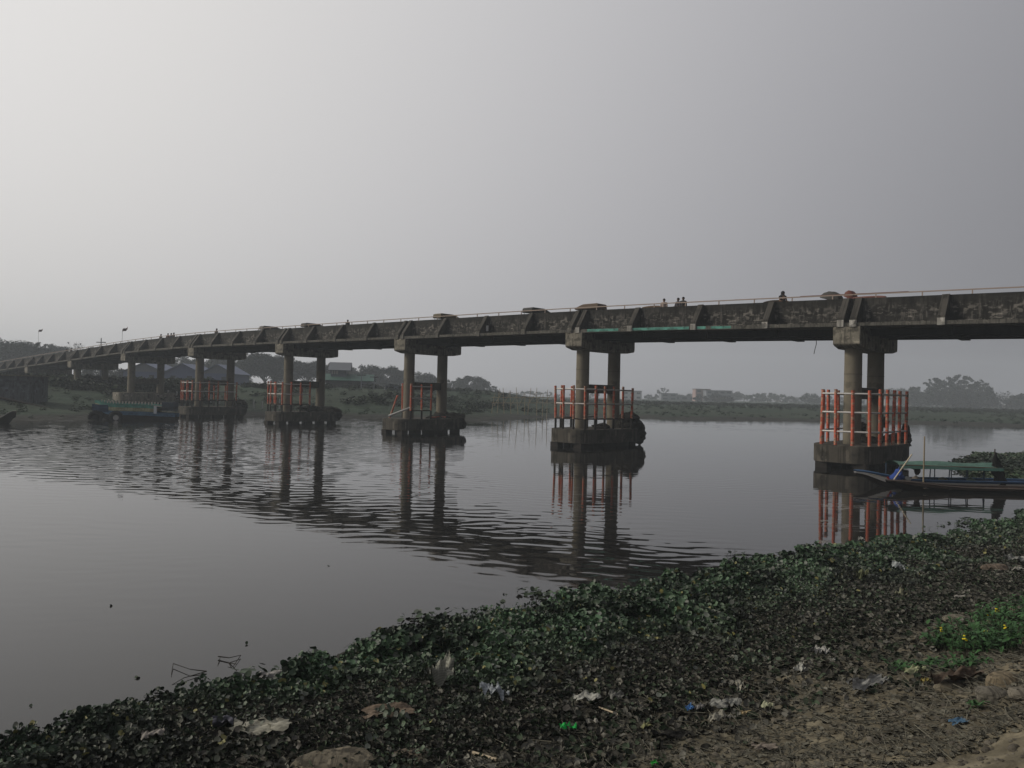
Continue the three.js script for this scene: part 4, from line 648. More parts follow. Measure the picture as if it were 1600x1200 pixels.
{
  const [px] = atD(1441, 740, 38.1); tag(part(scene, 'mooring_pole', bar([px, -1.2, -38.05], [px + 0.03, 2.55, -38.05], 0.045, 0.03, 7), M.bamboo), 'tall thin bamboo pole standing upright beside the roofed boat', 'pole');
  const [ax, ay] = atD(1394, 752, 38.3), [bx, by] = atD(1421, 709, 38.3); tag(part(scene, 'punting_pole', bar([ax, ay, -38.3], [bx, by, -38.1], 0.035, 0.03, 7), std({ color: rgb(0.4, 0.35, 0.26) })), 'pale bamboo pole leaning out of the blue bundle on the boat', 'pole');
  const [cx] = atD(1398, 745, 38.9), o = thing('blue_bundle', 'bright blue cloth bundle at the front post of the canopy', 'bundle', [cx, 0.28, -38.7]); const g = lump(0.3, 0.36, 0.28, 0.35, 4, 4, 2.4); { const p = g.attributes.position; for (let i = 0; i < p.count; i++) { const yy = p.getY(i); p.setX(i, p.getX(i) * (yy > 0 ? 0.75 : 1.1) + yy * 0.25); } g.computeVertexNormals(); } g.translate(0, 0.28, 0); part(o, 'cloth', g, std({ color: rgb(0.02, 0.045, 0.18), bumpMap: bump(0.5), bumpScale: 0.03 })); const kn = lump(0.1, 0.12, 0.1, 0.3, 9, 3); kn.translate(0.14, 0.62, 0); part(o, 'knot', kn, std({ color: rgb(0.02, 0.03, 0.12) }));
  const [dx] = atD(1432, 740, 39), h = part(scene, 'hanging_bundle', (() => { const a = lump(0.33, 0.14, 0.2, 0.4, 7, 3), b = lump(0.13, 0.24, 0.13, 0.4, 3, 3); a.translate(0, 0.05, 0); b.translate(0.06, -0.12, 0); const c = merged([a, b]); c.translate(dx, 0.93, -39.1); return c; })(), M.black); tag(h, 'black bundle hung from the roof near the front of the canopy', 'bundle');
  const [sx] = atD(1413, 753, 39), sk = lump(0.16, 0.13, 0.15, 0.25, 3, 3); sk.translate(sx, 0.42, -38.75); tag(part(scene, 'pale_sack', sk, std({ color: rgb(0.25, 0.25, 0.24) })), 'small pale sack in the boat right of the blue bundle', 'sack');
  // black cloth on a pole at the rear of the canopy
  const [fx] = atD(1553, 740, 38.8), f = thing('cloth_pole', 'upright pole at the canopy rear draped with a long black cloth', 'draped pole', [fx, 0.2, -38.8]); part(f, 'pole', bar([0, 0, 0], [0.0, 1.78, 0], 0.035, 0.025, 6), M.darkWood);
  const pos = [], idx = [], uv = [], n = 14, m = 10; for (let j = 0; j <= n; j++) for (let i = 0; i <= m; i++) { const v = j / n, a = i / m * 6.283, w = 0.04 + 0.24 * smooth(0, 0.5, v) * (1 - 0.25 * smooth(0.8, 1, v)); pos.push(0.03 + 0.34 * v * v + Math.cos(a) * w * (1 + 0.25 * Math.sin(j * 1.1 + i)), 1.62 - v * 1.6, Math.sin(a) * w * 0.6); uv.push(i / m, v); } for (let j = 0; j < n; j++) for (let i = 0; i < m; i++) { const a = j * (m + 1) + i; idx.push(a, a + 1, a + m + 1, a + 1, a + m + 2, a + m + 1); } part(f, 'cloth', mesh3(pos, idx, uv), dbl([0.008, 0.008, 0.008], 0.95));
}
{ // painted cargo boat at the left bank
  const d = 93, [bx] = atD(152, 640, d), L = 9.4, st = (u) => [1.25 * Math.pow(Math.sin(Math.PI * clamp(u * 0.8 + 0.06)), 0.5), -0.4 + 1.0 * Math.pow(1 - smooth(0, 0.2, u), 1.6), 1.95 + 0.3 * Math.pow(1 - smooth(0, 0.35, u), 2) - 0.2 * smooth(0.6, 0.9, u)];
  const o = thing('cargo_boat', 'wooden cargo boat with teal, cream and blue painted stripes by the left bank', 'boat', [bx, 0, -d], 0.0);
  part(o, 'hull', hullStrip(L, st, 34, 0, 0.42), planks([0.05, 0.045, 0.045])); part(o, 'blue_band', hullStrip(L, st, 34, 0.42, 0.62, 0.01), planks([0.13, 0.26, 0.42])); part(o, 'cream_band', hullStrip(L * 0.76, (u) => st(u * 0.76), 30, 0.62, 0.8, 0.014), planks([0.55, 0.53, 0.34])); part(o, 'teal_band', hullStrip(L * 0.76, (u) => st(u * 0.76), 30, 0.8, 1, 0.018), planks([0.15, 0.42, 0.34]));
  part(o, 'stern_panel', hullStrip(L * 0.24, (u) => st(0.76 + u * 0.24), 8, 0.62, 1, 0.016), planks([0.08, 0.13, 0.22]));
  part(o, 'deck', deckG(L, st, 30, 0.15), planks([0.07, 0.065, 0.06])); for (let i = 0; i < 17; i++) { const u = 0.1 + i * 0.04, [hb, , sy] = st(u); for (const s of [1, -1]) part(o, 'rib_top', box(u * L - 0.06, u * L + 0.06, sy - 0.05, sy + 0.2, s * hb - 0.05, s * hb + 0.05), planks([0.7, 0.66, 0.58])); }
  for (const [u, w, c] of [[0.79, 0.25, [0.4, 0.42, 0.44]]]) { const [hb, , sy] = st(u); part(o, 'white_panel', box(u * L - w, u * L + w * 0.4, sy - 0.95, sy - 0.1, hb + 0.03, hb + 0.07), dbl(c)); }
  const cab = box(7.9, 9.2, 1.2, 2.2, -0.7, 0.7); part(o, 'engine_box', cab, planks([0.06, 0.08, 0.11]));
  let n = 0; for (const [px, py, label] of [[151, 647, 'left of two big tyres half sunk by the striped cargo boat'], [183, 648, 'right of two big tyres half sunk by the striped cargo boat']]) {
    const [tx] = atD(px, py, 91.2), t = thing('tyre', label, 'tyre', [tx, 0.32, -91.0], 0.35, 'tyres by the cargo boat'); const g = new THREE.TorusGeometry(0.52, 0.24, 10, 26); part(t, 'tread', g, M.rubber); const r = new THREE.CylinderGeometry(0.3, 0.3, 0.18, 20); r.rotateX(Math.PI / 2); part(t, 'rim', r, n++ ? M.railGrey : M.rubber); const lugs = []; for (let i = 0; i < 22; i++) { const a = i / 22 * 6.283, b = box(-0.05, 0.05, -0.05, 0.05, -0.2, 0.2); b.rotateZ(a); b.translate(Math.cos(a) * 0.76, Math.sin(a) * 0.76, 0); lugs.push(b); } part(t, 'lugs', lugs, M.rubber);
  }
}
{ const [bx] = atD(-20, 650, 80), L = 3.6, st = (u) => [0.5 * Math.pow(Math.sin(Math.PI * clamp(u * 0.92 + 0.02)), 0.7) + 0.01, -0.2 + 0.8 * Math.pow(smooth(0.7, 1, u), 1.7), 0.35 + 0.9 * Math.pow(smooth(0.4, 1, u), 1.7)]; const o = thing('small_boat', 'small wooden boat at the left edge, its raised bow pointing right', 'boat', [bx - 0.5, 0, -79.5], 0.05); part(o, 'hull', hullStrip(L, st, 20, 0, 1), planks([0.03, 0.026, 0.024])); part(o, 'gunwale', gunwale(L, st, 20, 0.04), planks([0.3, 0.29, 0.27])); part(o, 'deck', deckG(L, st, 20, 0.2), planks([0.05, 0.04, 0.04])); }

// ------------------------------------------------------------------ floating plants on the near bank
const leafG = (() => {   // one rounded, cupped blade on its stalk
  const pos = [0, 0, 0], idx = []; const n = 9; for (let i = 0; i < n; i++) { const a = (i + 0.5) / n * 6.283, r = 0.5 * (1 + 0.28 * Math.pow(Math.abs(Math.cos(a / 2)), 6)) * (Math.abs(a - Math.PI) < 0.4 ? 0.78 : 1); pos.push(r * Math.cos(a), 0.2 * Math.abs(Math.sin(a)) - 0.06 + 0.09 * Math.cos(a * 2) + (i % 3 === 0 ? 0.05 : 0), r * 0.86 * Math.sin(a)); } for (let i = 0; i < n; i++) idx.push(0, 1 + (i + 1) % n, 1 + i);
  const b = pos.length / 3; pos.push(-0.5, 0.02, -0.035, -0.5, 0.02, 0.035, -1.0, -0.85, -0.05, -1.0, -0.85, 0.05); idx.push(b, b + 1, b + 2, b + 1, b + 3, b + 2); return mesh3(pos, idx);
})();
const dryG = (() => { const pos = [], idx = []; const n = 5; for (let i = 0; i <= n; i++) { const u = i / n * 2 - 1, w = 0.34 * (1 - u * u) + 0.03; pos.push(u * 0.6, 0.16 * Math.sin(u * 2.6), -w, u * 0.6, 0.16 * Math.sin(u * 2.6) - 0.16, 0.02, u * 0.6, 0.16 * Math.sin(u * 2.6) + 0.09, w); } for (let i = 0; i < n; i++) { const a = i * 3; for (const k of [0, 1]) idx.push(a + k, a + k + 1, a + k + 3, a + k + 1, a + k + 4, a + k + 3); } return mesh3(pos, idx); })();
const inView = (x, d) => { const p = pix(x, 0.2, d); return d > 5.5 && p[0] > -260 && p[0] < 1860; };
function scatter(name, label, category, geo, mat, want, cands) {
  const im = new THREE.InstancedMesh(geo, mat, cands.length); const m = new THREE.Matrix4(), Q = new THREE.Quaternion(), E = new THREE.Euler(), c = new THREE.Color();
  cands.forEach((q, i) => { E.set(q.rx, q.ry, q.rz, 'YXZ'); Q.setFromEuler(E); m.compose(new THREE.Vector3(q.x, q.y, -q.d), Q, new THREE.Vector3(q.s, q.s * (q.sy ?? 1), q.s)); im.setMatrixAt(i, m); im.setColorAt(i, c.setRGB(...q.c)); });
  im.name = name; im.castShadow = im.receiveShadow = true; im.userData.kind = 'stuff'; tag(im, label, category); scene.add(im); return im;
}
{
  reseed(301); const green = [], dry = [], sticks = [];
  const leafMat = std({ color: rgb(1, 1, 1), roughness: 0.56, specularIntensity: 0.6, side: THREE.DoubleSide }), dryMat = std({ color: rgb(1, 1, 1), roughness: 0.75, side: THREE.DoubleSide });
  let tries = 0; const cell = (x, d) => nearHeight(x, d, false);
  for (tries = 0; tries < 1000000 && green.length + dry.length < 300000; tries++) {
    const d = 6.5 + 26 * Math.pow(rnd(), 1.25), x = rr(-0.8, 0.82) * d; if (!inView(x, d)) continue;
    const s = side(nearShore, x, d), edge = (fbm(x * 1.2, d * 1.2, 5, 3) - 0.5) * 1.3; if (s + edge * (d < 12 ? 0.6 : 1) < 0.1) continue;
    const ge = side(greenEdge, x, d) + (fbm(x * 0.8, d * 0.8, 15, 4) - 0.5) * 3.4, de = side(dryEdge, x, d) + (fbm(x * 0.9, d * 0.9, 25, 4) - 0.5) * 2.6;
    const dens = clamp(520 - d * 10, 190, 520) / 620, clump = smooth(0.3, 0.55, fbm(x * 2.2, d * 2.2, 35, 3));
    if (ge < 0 || (rnd() < 0.16 * smooth(2.2, 0, ge) )) {
      if (rnd() > dens * 1.5 * (0.35 + 0.65 * clump)) continue;
      const pt = fbm(x * 0.9, d * 0.9, 61, 3), big = mix(0.7, 1.2, smooth(0.35, 0.65, fbm(x * 1.3, d * 1.3, 71, 2))); const old = smooth(-1.6, 0.6, ge) , h0 = cell(x, d), tall = rr(0.02, 0.2) * (0.4 + 0.9 * clump) * (0.6 + 0.5 * big) * mix(1, 0.5, old), v = rnd(), yel = rnd() < 0.02 ? 1 : 0, gy = rnd() < 0.16 ? 1 : 0;
      const L = mix(0.6, 1.25, v) * (1 - 0.2 * old) * mix(0.55, 1.5, smooth(0.3, 0.7, pt)); const c = yel ? [0.15, 0.14, 0.05] : gy ? [0.07 * L, 0.078 * L, 0.066 * L] : [0.03 * L + old * 0.014, 0.06 * L + old * 0.002, 0.029 * L + old * 0.008];
      green.push({ x, d, y: Math.max(0.01, h0) + tall, s: rr(0.045, 0.105) * big * mix(1, 0.75, old) * (d > 18 ? 1.15 : 1), sy: rr(0.8, 2.4), rx: rr(-1.2, 1.2), ry: rnd() * 6.283, rz: rr(-0.5, 1.3), c });
    } else if (de < 0 || rnd() < 0.1 * smooth(2.5, 0, de)) {
      if (rnd() > dens * 1.9 * mix(0.25, 1.2, smooth(0.35, 0.6, fbm(x * 1.1, d * 1.1, 81, 3)))) continue; const v = rnd(), L = mix(0.5, 1.4, v * v);
      const c = rnd() < 0.3 ? [0.105 * L, 0.102 * L, 0.088 * L] : rnd() < 0.45 ? [0.027 * L, 0.04 * L, 0.023 * L] : [0.042 * L, 0.04 * L, 0.032 * L];
      dry.push({ x, d, y: Math.max(0.01, nearHeight(x, d)) + rr(0, 0.06), s: rr(0.04, 0.12), sy: rr(0.7, 1.6), rx: rr(-0.9, 0.9), ry: rnd() * 6.283, rz: rr(-0.6, 0.6), c });
    } else if (rnd() < 0.085) { const L = rr(0.6, 1.5); dry.push({ x, d, y: nearHeight(x, d) + 0.01, s: rr(0.02, 0.075), sy: 0.7, rx: rr(-0.4, 0.4), ry: rnd() * 6.283, rz: rr(-0.4, 0.4), c: [0.075 * L, 0.071 * L, 0.056 * L] }); }
    if (ge > -2.5 && rnd() < (ge > -0.5 ? 0.03 : 0.012)) { const L = rr(0.5, 1.6); sticks.push({ x, d, y: nearHeight(x, d) + rr(0.01, 0.06), s: rr(0.08, 0.3), rx: rr(-0.2, 0.2), ry: rnd() * 6.283, rz: rr(-0.25, 0.25), c: [0.09 * L, 0.085 * L, 0.066 * L] }); }
  }
  scatter('water_hyacinth', 'dark green mat of water hyacinth leaves along the near waterline', 'water plants', leafG, leafMat, 0, green);
  scatter('withered_leaves', 'withered grey-brown plant litter between the green mat and the mud', 'plant litter', dryG, dryMat, 0, dry);
  const sg = bar([-0.5, 0, 0], [0.5, 0.05, 0.04], 0.016, 0.007, 4); scatter('dead_stalks', 'thin dry stalks strewn over the plant litter and mud', 'plant litter', sg, dryMat, 0, sticks);
  // floating mat behind the boats
  const far = []; const poly = [[1486, 722], [1505, 717], [1530, 713], [1600, 711], [1760, 713], [1800, 764], [1640, 764], [1560, 762], [1520, 752], [1535, 742], [1500, 735]].map(([a, b]) => at(a, b, 0));
  const inside = (x, d) => { let c = false; for (let i = 0, j = poly.length - 1; i < poly.length; j = i++) { const [a, b] = poly[i], [p, q] = poly[j]; if ((b > d) !== (q > d) && x < (p - a) * (d - b) / (q - b) + a) c = !c; } return c; };
  for (let i = 0; i < 60000; i++) { const d = rr(36, 66), x = rr(20, 58); if (!inside(x + (noise(x, d, 3) - 0.5) * 2, d + (noise(x, d, 8) - 0.5) * 3)) continue; const L = rr(0.5, 1.4); far.push({ x, d, y: rr(0.02, 0.22) * (0.5 + noise(x * 0.7, d * 0.7, 4)), s: rr(0.14, 0.24), rx: rr(-0.8, 0.8), ry: rnd() * 6.28, rz: rr(-0.2, 0.9), c: rnd() < 0.15 ? [0.08 * L, 0.085 * L, 0.06 * L] : [0.032 * L, 0.055 * L, 0.027 * L] }); }
  // loose clumps and specks that have drifted off
  const clumps = [[1508, 740, 0.5], [1503, 752, 0.3], [1512, 820, 0.5], [1520, 814, 0.35], [1497, 836, 0.25], [1540, 745, 0.7], [1525, 748, 0.4], [1470, 822, 0.15], [1447, 826, 0.12], [1490, 829, 0.1], [838, 926, 0.3], [790, 948, 0.15], [842, 934, 0.16], [865, 940, 0.12], [700, 960, 0.25], [650, 967, 0.25], [672, 968, 0.3], [390, 1062, 0.3], [415, 1056, 0.3], [440, 1056, 0.25], [175, 946, 0.03], [387, 1006, 0.035], [50, 1101, 0.035], [482, 1018, 0.04], [512, 884, 0.05], [790, 928, 0.05], [215, 1058, 0.03], [395, 1042, 0.03], [300, 1080, 0.03], [1150, 868, 0.2], [1160, 876, 0.3]];
  for (const [px, py, r] of clumps) { const [x0, d0] = at(px, py, 0); const n = Math.max(2, Math.round(r * r * 260)); for (let i = 0; i < n; i++) { const a = rnd() * 6.28, q = r * Math.sqrt(rnd()), L = rr(0.4, 1.2); far.push({ x: x0 + q * Math.cos(a) * 1.4, d: d0 + q * Math.sin(a), y: rr(0.0, 0.1) * (r > 0.1 ? 1 : 0.2), s: r < 0.08 ? rr(0.03, 0.06) : rr(0.07, 0.13), rx: rr(-0.6, 0.6), ry: rnd() * 6.28, rz: rr(-0.3, 0.8), c: [0.028 * L, 0.045 * L, 0.023 * L] }); } }
  scatter('floating_hyacinth', 'floating green mat of water plants behind the roofed boat and loose clumps', 'water plants', leafG, leafMat, 0, far);
}
// tall sprig, twigs and branch by the waterline
{
  const stalk = (px, py, dx, dy, h) => { const [x, d] = at(px, py, 0); return [x + dx, h, -d + dy]; };
  const [x, d] = at(838, 940, 0), o = thing('tall_sprig', 'tall leafy sprig standing above the green mat at the waterline', 'plant', [x, 0, -d]); part(o, 'stem', bar([0, 0, 0], [0.02, 0.22, 0], 0.008, 0.005, 5), M.leafB);
  reseed(8); const ls = []; for (let i = 0; i < 16; i++) { const g = leafG.clone(); g.scale(0.09, 0.09, 0.09); g.rotateZ(rr(-0.2, 0.9)); g.rotateY(rnd() * 6.28); g.translate(rr(-0.1, 0.1), rr(0.14, 0.26), rr(-0.1, 0.1)); ls.push(g); } part(o, 'leaves', ls, M.leafA);
  const P = (px, py, h) => { const [X, D] = at(px, py, h); return [X, h, -D]; };
  tag(part(scene, 'branch', merged([bar(P(641, 966, 0.02), P(665, 964, 0.03), 0.018, 0.01, 5), bar(P(650, 966, 0.02), P(643, 971, 0.03), 0.012, 0.006, 5), bar(P(664, 965, 0.02), P(700, 962, 0.04), 0.012, 0.012, 5)]), M.drift), 'dark forked branch reaching out of the green mat into the water', 'branch');
  tag(part(scene, 'twig', merged([bar(P(273, 1035, 0.04), P(300, 1044, 0.05), 0.006, 0.005, 4), bar(P(300, 1044, 0.05), P(325, 1047, 0.02), 0.006, 0.008, 4), bar(P(325, 1047, 0.02), P(290, 1057, 0.03), 0.008, 0.005, 4), bar(P(290, 1057, 0.03), P(271, 1068, 0.0), 0.005, 0.004, 4), bar(P(273, 1035, 0.04), P(270, 1052, 0.02), 0.005, 0.004, 4)]), M.drift), 'larger bent twig floating in the calm water, left of the other', 'twig');
  tag(part(scene, 'twig', merged([bar(P(343, 1024, 0.03), P(360, 1026, 0.04), 0.012, 0.009, 4), bar(P(360, 1026, 0.04), P(378, 1022, 0.03), 0.007, 0.005, 4), bar(P(378, 1022, 0.03), P(366, 1040, 0.02), 0.006, 0.005, 4), bar(P(346, 1025, 0.03), P(342, 1039, 0.0), 0.005, 0.004, 4), bar(P(360, 1034, 0.0), P(372, 1036, 0.05), 0.007, 0.005, 4), bar(P(364, 1042, 0.0), P(358, 1032, 0.04), 0.006, 0.004, 4)]), M.drift), 'smaller tangled twig floating in the calm water, right of the other', 'twig');
}
// ------------------------------------------------------------------ weeds with yellow flowers, right edge
function weed(px, py, n, spread, hgt, label, flowers, leafS = 0.07) {
  const p = onGround(px, py), o = thing('weed', label, 'weed', p); reseed(px); const lv = [], st = [], fl = [];
  for (let k = 0; k < n; k++) { const a = rnd() * 6.28, q = Math.sqrt(rnd()), bx = Math.cos(a) * q * spread[0], bz = Math.sin(a) * q * spread[1], by = nearHeight(p[0] + bx, -(p[2] + bz)) - p[1], h = hgt * rr(0.4, 1), tx = bx + rr(-0.1, 0.1), tz = bz + rr(-0.1, 0.1);
    st.push(bar([bx, by, bz], [tx, by + h, tz], 0.006, 0.003, 4));
    for (let i = 0; i < 9; i++) { const t = rr(0.25, 1.05), g = new THREE.BufferGeometry(), s = leafS * rr(0.5, 1.2), pos = [0, 0, 0, s * 0.6, s * 0.16, -s * 0.34, s * 0.7, s * 0.08, 0, s * 0.6, s * 0.16, s * 0.34, s * 1.25, -s * 0.12, -s * 0.16, s * 1.5, -s * 0.2, 0, s * 1.25, -s * 0.12, s * 0.16]; g.setAttribute('position', new THREE.Float32BufferAttribute(pos, 3)); g.setIndex([0, 2, 1, 0, 3, 2, 1, 2, 4, 2, 5, 4, 2, 6, 5, 2, 3, 6]); g.computeVertexNormals(); g.rotateZ(rr(-0.3, 0.9)); g.rotateY(rnd() * 6.28); g.translate(mix(bx, tx, t), by + h * t, mix(bz, tz, t)); lv.push(g); }
    if (rnd() < flowers) { for (let i = 0; i < 4; i++) { const f = new THREE.SphereGeometry(0.018, 6, 4); f.scale(1, 0.6, 1); f.translate(tx + rr(-0.03, 0.03), by + h * 1.06 + rr(-0.02, 0.03), tz + rr(-0.03, 0.03)); fl.push(f); } } }
  part(o, 'stems', st, M.leafB); part(o, 'leaves', lv, std({ color: rgb(0.034, 0.082, 0.028), roughness: 0.6, side: THREE.DoubleSide })); if (fl.length) part(o, 'flowers', fl, std({ color: rgb(0.5, 0.4, 0.02) }));
}
weed(1580, 1008, 170, [1.05, 0.8], 0.42, 'big bright green weed clump with a few yellow flowers at the right edge', 0.022);
weed(1512, 1008, 60, [0.55, 0.4], 0.2, 'bright green weed clump left of the yellow-flowered one', 0.03);
weed(1592, 968, 90, [0.8, 0.5], 0.38, 'bright green weed clump behind the yellow-flowered one at the right edge', 0.02);
weed(1475, 1040, 40, [0.5, 0.16], 0.11, 'low strip of grass-like weeds below the green clumps', 0, 0.055);
weed(1425, 1045, 24, [0.3, 0.12], 0.1, 'small tuft of weeds at the left end of the green patch', 0, 0.05);
weed(1520, 1105, 10, [0.14, 0.08], 0.06, 'tiny weed tuft beside the stones, bottom right', 0, 0.035);
// ------------------------------------------------------------------ stones, sacks and scraps on the mud
function sheetScrap(w, h, amp, sd, nx = 12, ny = 9) {      // a crumpled piece of plastic or cloth
  const pos = [], idx = [], uv = []; for (let j = 0; j <= ny; j++) for (let i = 0; i <= nx; i++) { const u = i / nx - 0.5, v = j / ny - 0.5, e = 1 - 0.35 * noise(Math.atan2(v, u) * 1.8 + 9, sd * 3.7); const f = fbm(u * 4 + sd, v * 4 + sd * 2, sd, 3); pos.push(u * w * e + 0.12 * w * (noise(v * 5, sd) - 0.5), amp * (f - 0.25) * 1.6 + amp * 0.5 * noise(i * 0.8, j * 0.9, sd + 3), v * h * e); uv.push(u * w, v * h); }
  for (let j = 0; j < ny; j++) for (let i = 0; i < nx; i++) { const a = j * (nx + 1) + i; idx.push(a, a + nx + 1, a + 1, a + 1, a + nx + 1, a + nx + 2); } const g = mesh3(pos, idx, uv); return boxUV(g);
}
const clothT = tex(256, (u, v) => { const k = mix(0.45, 1.05, fbm(u * 6, v * 6, 7, 5, 6)) * (0.85 + 0.15 * Math.sin(v * 180)); return [k, k, k * 0.96]; });
let nS = 50;
function scrap(name, label, cat, px, py, w, h, amp, color, turn = 0, lift = 0.02) {
  const p = onGround(px, py, lift), m = part(scene, name, sheetScrap(w, h, amp, ++nS), std({ color: rgb(...color), map: rep(clothT, 0.9), roughness: 0.7, side: THREE.DoubleSide, bumpMap: bump(0.4), bumpScale: 0.012 })); m.position.set(...p); m.rotation.y = turn; m.rotation.x = 0.12; return tag(m, label, cat);
}
const stoneM = (c) => std({ color: rgb(...c), map: rep(concreteT, 1.4), bumpMap: bump(0.4), bumpScale: 0.012, roughness: 0.9 });
function stone(label, px, py, rx, ry, rz, color, turn = 0, name = 'stone') { const p = onGround(px, py, ry * 0.15), m = part(scene, name, lump(rx, ry, rz, 0.3, ++nS, 4, 1.5), stoneM(color)); m.position.set(...p); m.rotation.y = turn; return tag(m, label, name === 'stone' ? 'stone' : 'sack'); }
const pw = (px, n) => n;
scrap('sack', 'large pale grey sack lying flat at the left of the foreground', 'sack', 408, 1147, 0.82, 0.34, 0.12, [0.3, 0.29, 0.25], 0.1, 0.05);
scrap('sack', 'crumpled bluish-grey bag touching the left end of the large pale sack', 'bag', 352, 1143, 0.3, 0.2, 0.12, [0.1, 0.1, 0.13], 0.4, 0.05);
scrap('sack', 'flat brownish sack at the edge of the leaves, centre left', 'sack', 605, 1123, 0.7, 0.26, 0.1, [0.17, 0.13, 0.1], 0.1, 0.05);
stone('broad flat brown stone at the bottom edge, left of centre', 530, 1194, 0.5, 0.1, 0.3, [0.62, 0.56, 0.45], 0.1);
stone('flat dark stone at the bottom edge, far left', 385, 1192, 0.32, 0.07, 0.2, [0.42, 0.4, 0.36], 0.3);
stone('flat brown slab of mud stone near the bottom centre', 655, 1186, 0.34, 0.06, 0.2, [0.5, 0.42, 0.34], 0.2);
scrap('plastic_bag', 'crumpled whitish plastic bag caught among the green leaves', 'plastic bag', 690, 1075, 0.42, 0.34, 0.26, [0.26, 0.26, 0.23], 0.5, 0.12);
scrap('plastic_wrap', 'shiny bluish-white plastic wrapper on the leaves', 'wrapper', 772, 1104, 0.36, 0.2, 0.2, [0.34, 0.37, 0.42], -0.4, 0.12);
scrap('plastic_wrap', 'bright green plastic scrap near the bottom centre', 'wrapper', 886, 1146, 0.22, 0.13, 0.09, [0.02, 0.4, 0.08], 0.2, 0.05);
scrap('plastic_wrap', 'tiny bright green scrap at the very bottom edge', 'wrapper', 1020, 1198, 0.08, 0.05, 0.03, [0.03, 0.33, 0.05], 0.2, 0.03);
scrap('sack', 'pale folded sack on the litter, left of a grey one', 'sack', 918, 1103, 0.36, 0.2, 0.1, [0.34, 0.34, 0.32], 0.2, 0.06);
scrap('sack', 'grey folded sack right of the pale one', 'sack', 965, 1100, 0.26, 0.17, 0.1, [0.17, 0.17, 0.16], 0.5, 0.06);
scrap('paper_scrap', 'flat grey scrap just below the grey folded sack', 'scrap', 992, 1115, 0.2, 0.09, 0.04, [0.2, 0.2, 0.18], 0, 0.03);
scrap('plastic_wrap', 'bright blue plastic scrap in the middle of the mud', 'wrapper', 1076, 1114, 0.12, 0.09, 0.06, [0.06, 0.17, 0.42], 0.6, 0.04);
scrap('paper_scrap', 'pale scrap touching the bright blue one', 'scrap', 1092, 1109, 0.16, 0.07, 0.05, [0.27, 0.26, 0.26], 0.5, 0.03);
scrap('paper_scrap', 'big grey crumpled sheet right of the blue scrap', 'scrap', 1122, 1108, 0.26, 0.17, 0.06, [0.24, 0.24, 0.23], -0.2, 0.05);
scrap('paper_scrap', 'grey angular sheet overlapping the big crumpled one', 'scrap', 1144, 1106, 0.24, 0.14, 0.06, [0.22, 0.22, 0.21], 0.6, 0.06);
scrap('paper_scrap', 'upright whitish scrap above the grey sheets', 'scrap', 1155, 1086, 0.1, 0.13, 0.09, [0.33, 0.32, 0.28], 0.3, 0.06);
scrap('plastic_wrap', 'pale greenish wrapper right of the grey sheets', 'wrapper', 1196, 1113, 0.14, 0.12, 0.07, [0.3, 0.31, 0.22], 0.2, 0.04);
scrap('paper_scrap', 'yellowish brown scrap on the mud left of the greenish wrapper', 'scrap', 1163, 1119, 0.14, 0.06, 0.04, [0.3, 0.23, 0.13], 0.1, 0.03);
scrap('paper_scrap', 'twisted pale scrap on the mud below the grey sheets', 'scrap', 1118, 1130, 0.26, 0.14, 0.07, [0.24, 0.23, 0.2], 0.7, 0.04);
scrap('paper_scrap', 'small pale scrap right below the twisted one', 'scrap', 1140, 1128, 0.13, 0.06, 0.04, [0.25, 0.24, 0.22], 0.1, 0.04);
scrap('paper_scrap', 'pale scrap near the bottom edge left of centre', 'scrap', 925, 1136, 0.14, 0.08, 0.05, [0.26, 0.25, 0.23], 0.4, 0.04);
scrap('paper_scrap', 'yellow-green dry leaf scrap near the bottom centre', 'scrap', 1008, 1143, 0.16, 0.09, 0.06, [0.2, 0.2, 0.1], 0.4, 0.05);
scrap('black_cloth', 'torn black cloth strip on the mud near the bottom centre', 'cloth', 1048, 1158, 0.55, 0.1, 0.09, [0.02, 0.019, 0.018], 0.12, 0.03);
scrap('paper_scrap', 'flat pale scrap on the mud in the lower right middle', 'scrap', 1192, 1172, 0.26, 0.1, 0.04, [0.2, 0.17, 0.15], 0, 0.03);
scrap('plastic_bag', 'white crumpled bag at the edge of the litter, right of centre', 'plastic bag', 1278, 1027, 0.3, 0.2, 0.14, [0.4, 0.39, 0.38], 0.3, 0.04);
scrap('paper_scrap', 'tilted white card below the white crumpled bag', 'scrap', 1247, 1054, 0.18, 0.12, 0.06, [0.36, 0.36, 0.34], 0.7, 0.05);
scrap('paper_scrap', 'small white scrap right of the white crumpled bag', 'scrap', 1298, 1036, 0.09, 0.05, 0.04, [0.4, 0.4, 0.39], 0.2, 0.03);
scrap('plastic_bag', 'pale yellowish bag on the mud below the low weeds', 'plastic bag', 1428, 1058, 0.32, 0.13, 0.09, [0.36, 0.38, 0.24], 0.15, 0.04);
scrap('plastic_bag', 'long grey plastic sheet rucked up on the mud, lower right', 'plastic sheet', 1352, 1081, 0.6, 0.17, 0.12, [0.24, 0.24, 0.24], 0.35, 0.04);
scrap('brown_cloth', 'rolled brown cloth on the mud below the weeds', 'cloth', 1490, 1072, 0.75, 0.2, 0.12, [0.09, 0.065, 0.05], 0.2, 0.06);
scrap('paper_scrap', 'small yellow scrap left of the stone below the brown cloth', 'scrap', 1443, 1074, 0.12, 0.06, 0.05, [0.28, 0.23, 0.08], 0.2, 0.04);
scrap('plastic_wrap', 'flat dull blue scrap at the lower right', 'wrapper', 1492, 1131, 0.22, 0.1, 0.03, [0.06, 0.12, 0.2], 0.3, 0.03);
stone('flat tan stone below the brown cloth', 1482, 1077, 0.2, 0.09, 0.13, [0.75, 0.68, 0.55], 0.2);
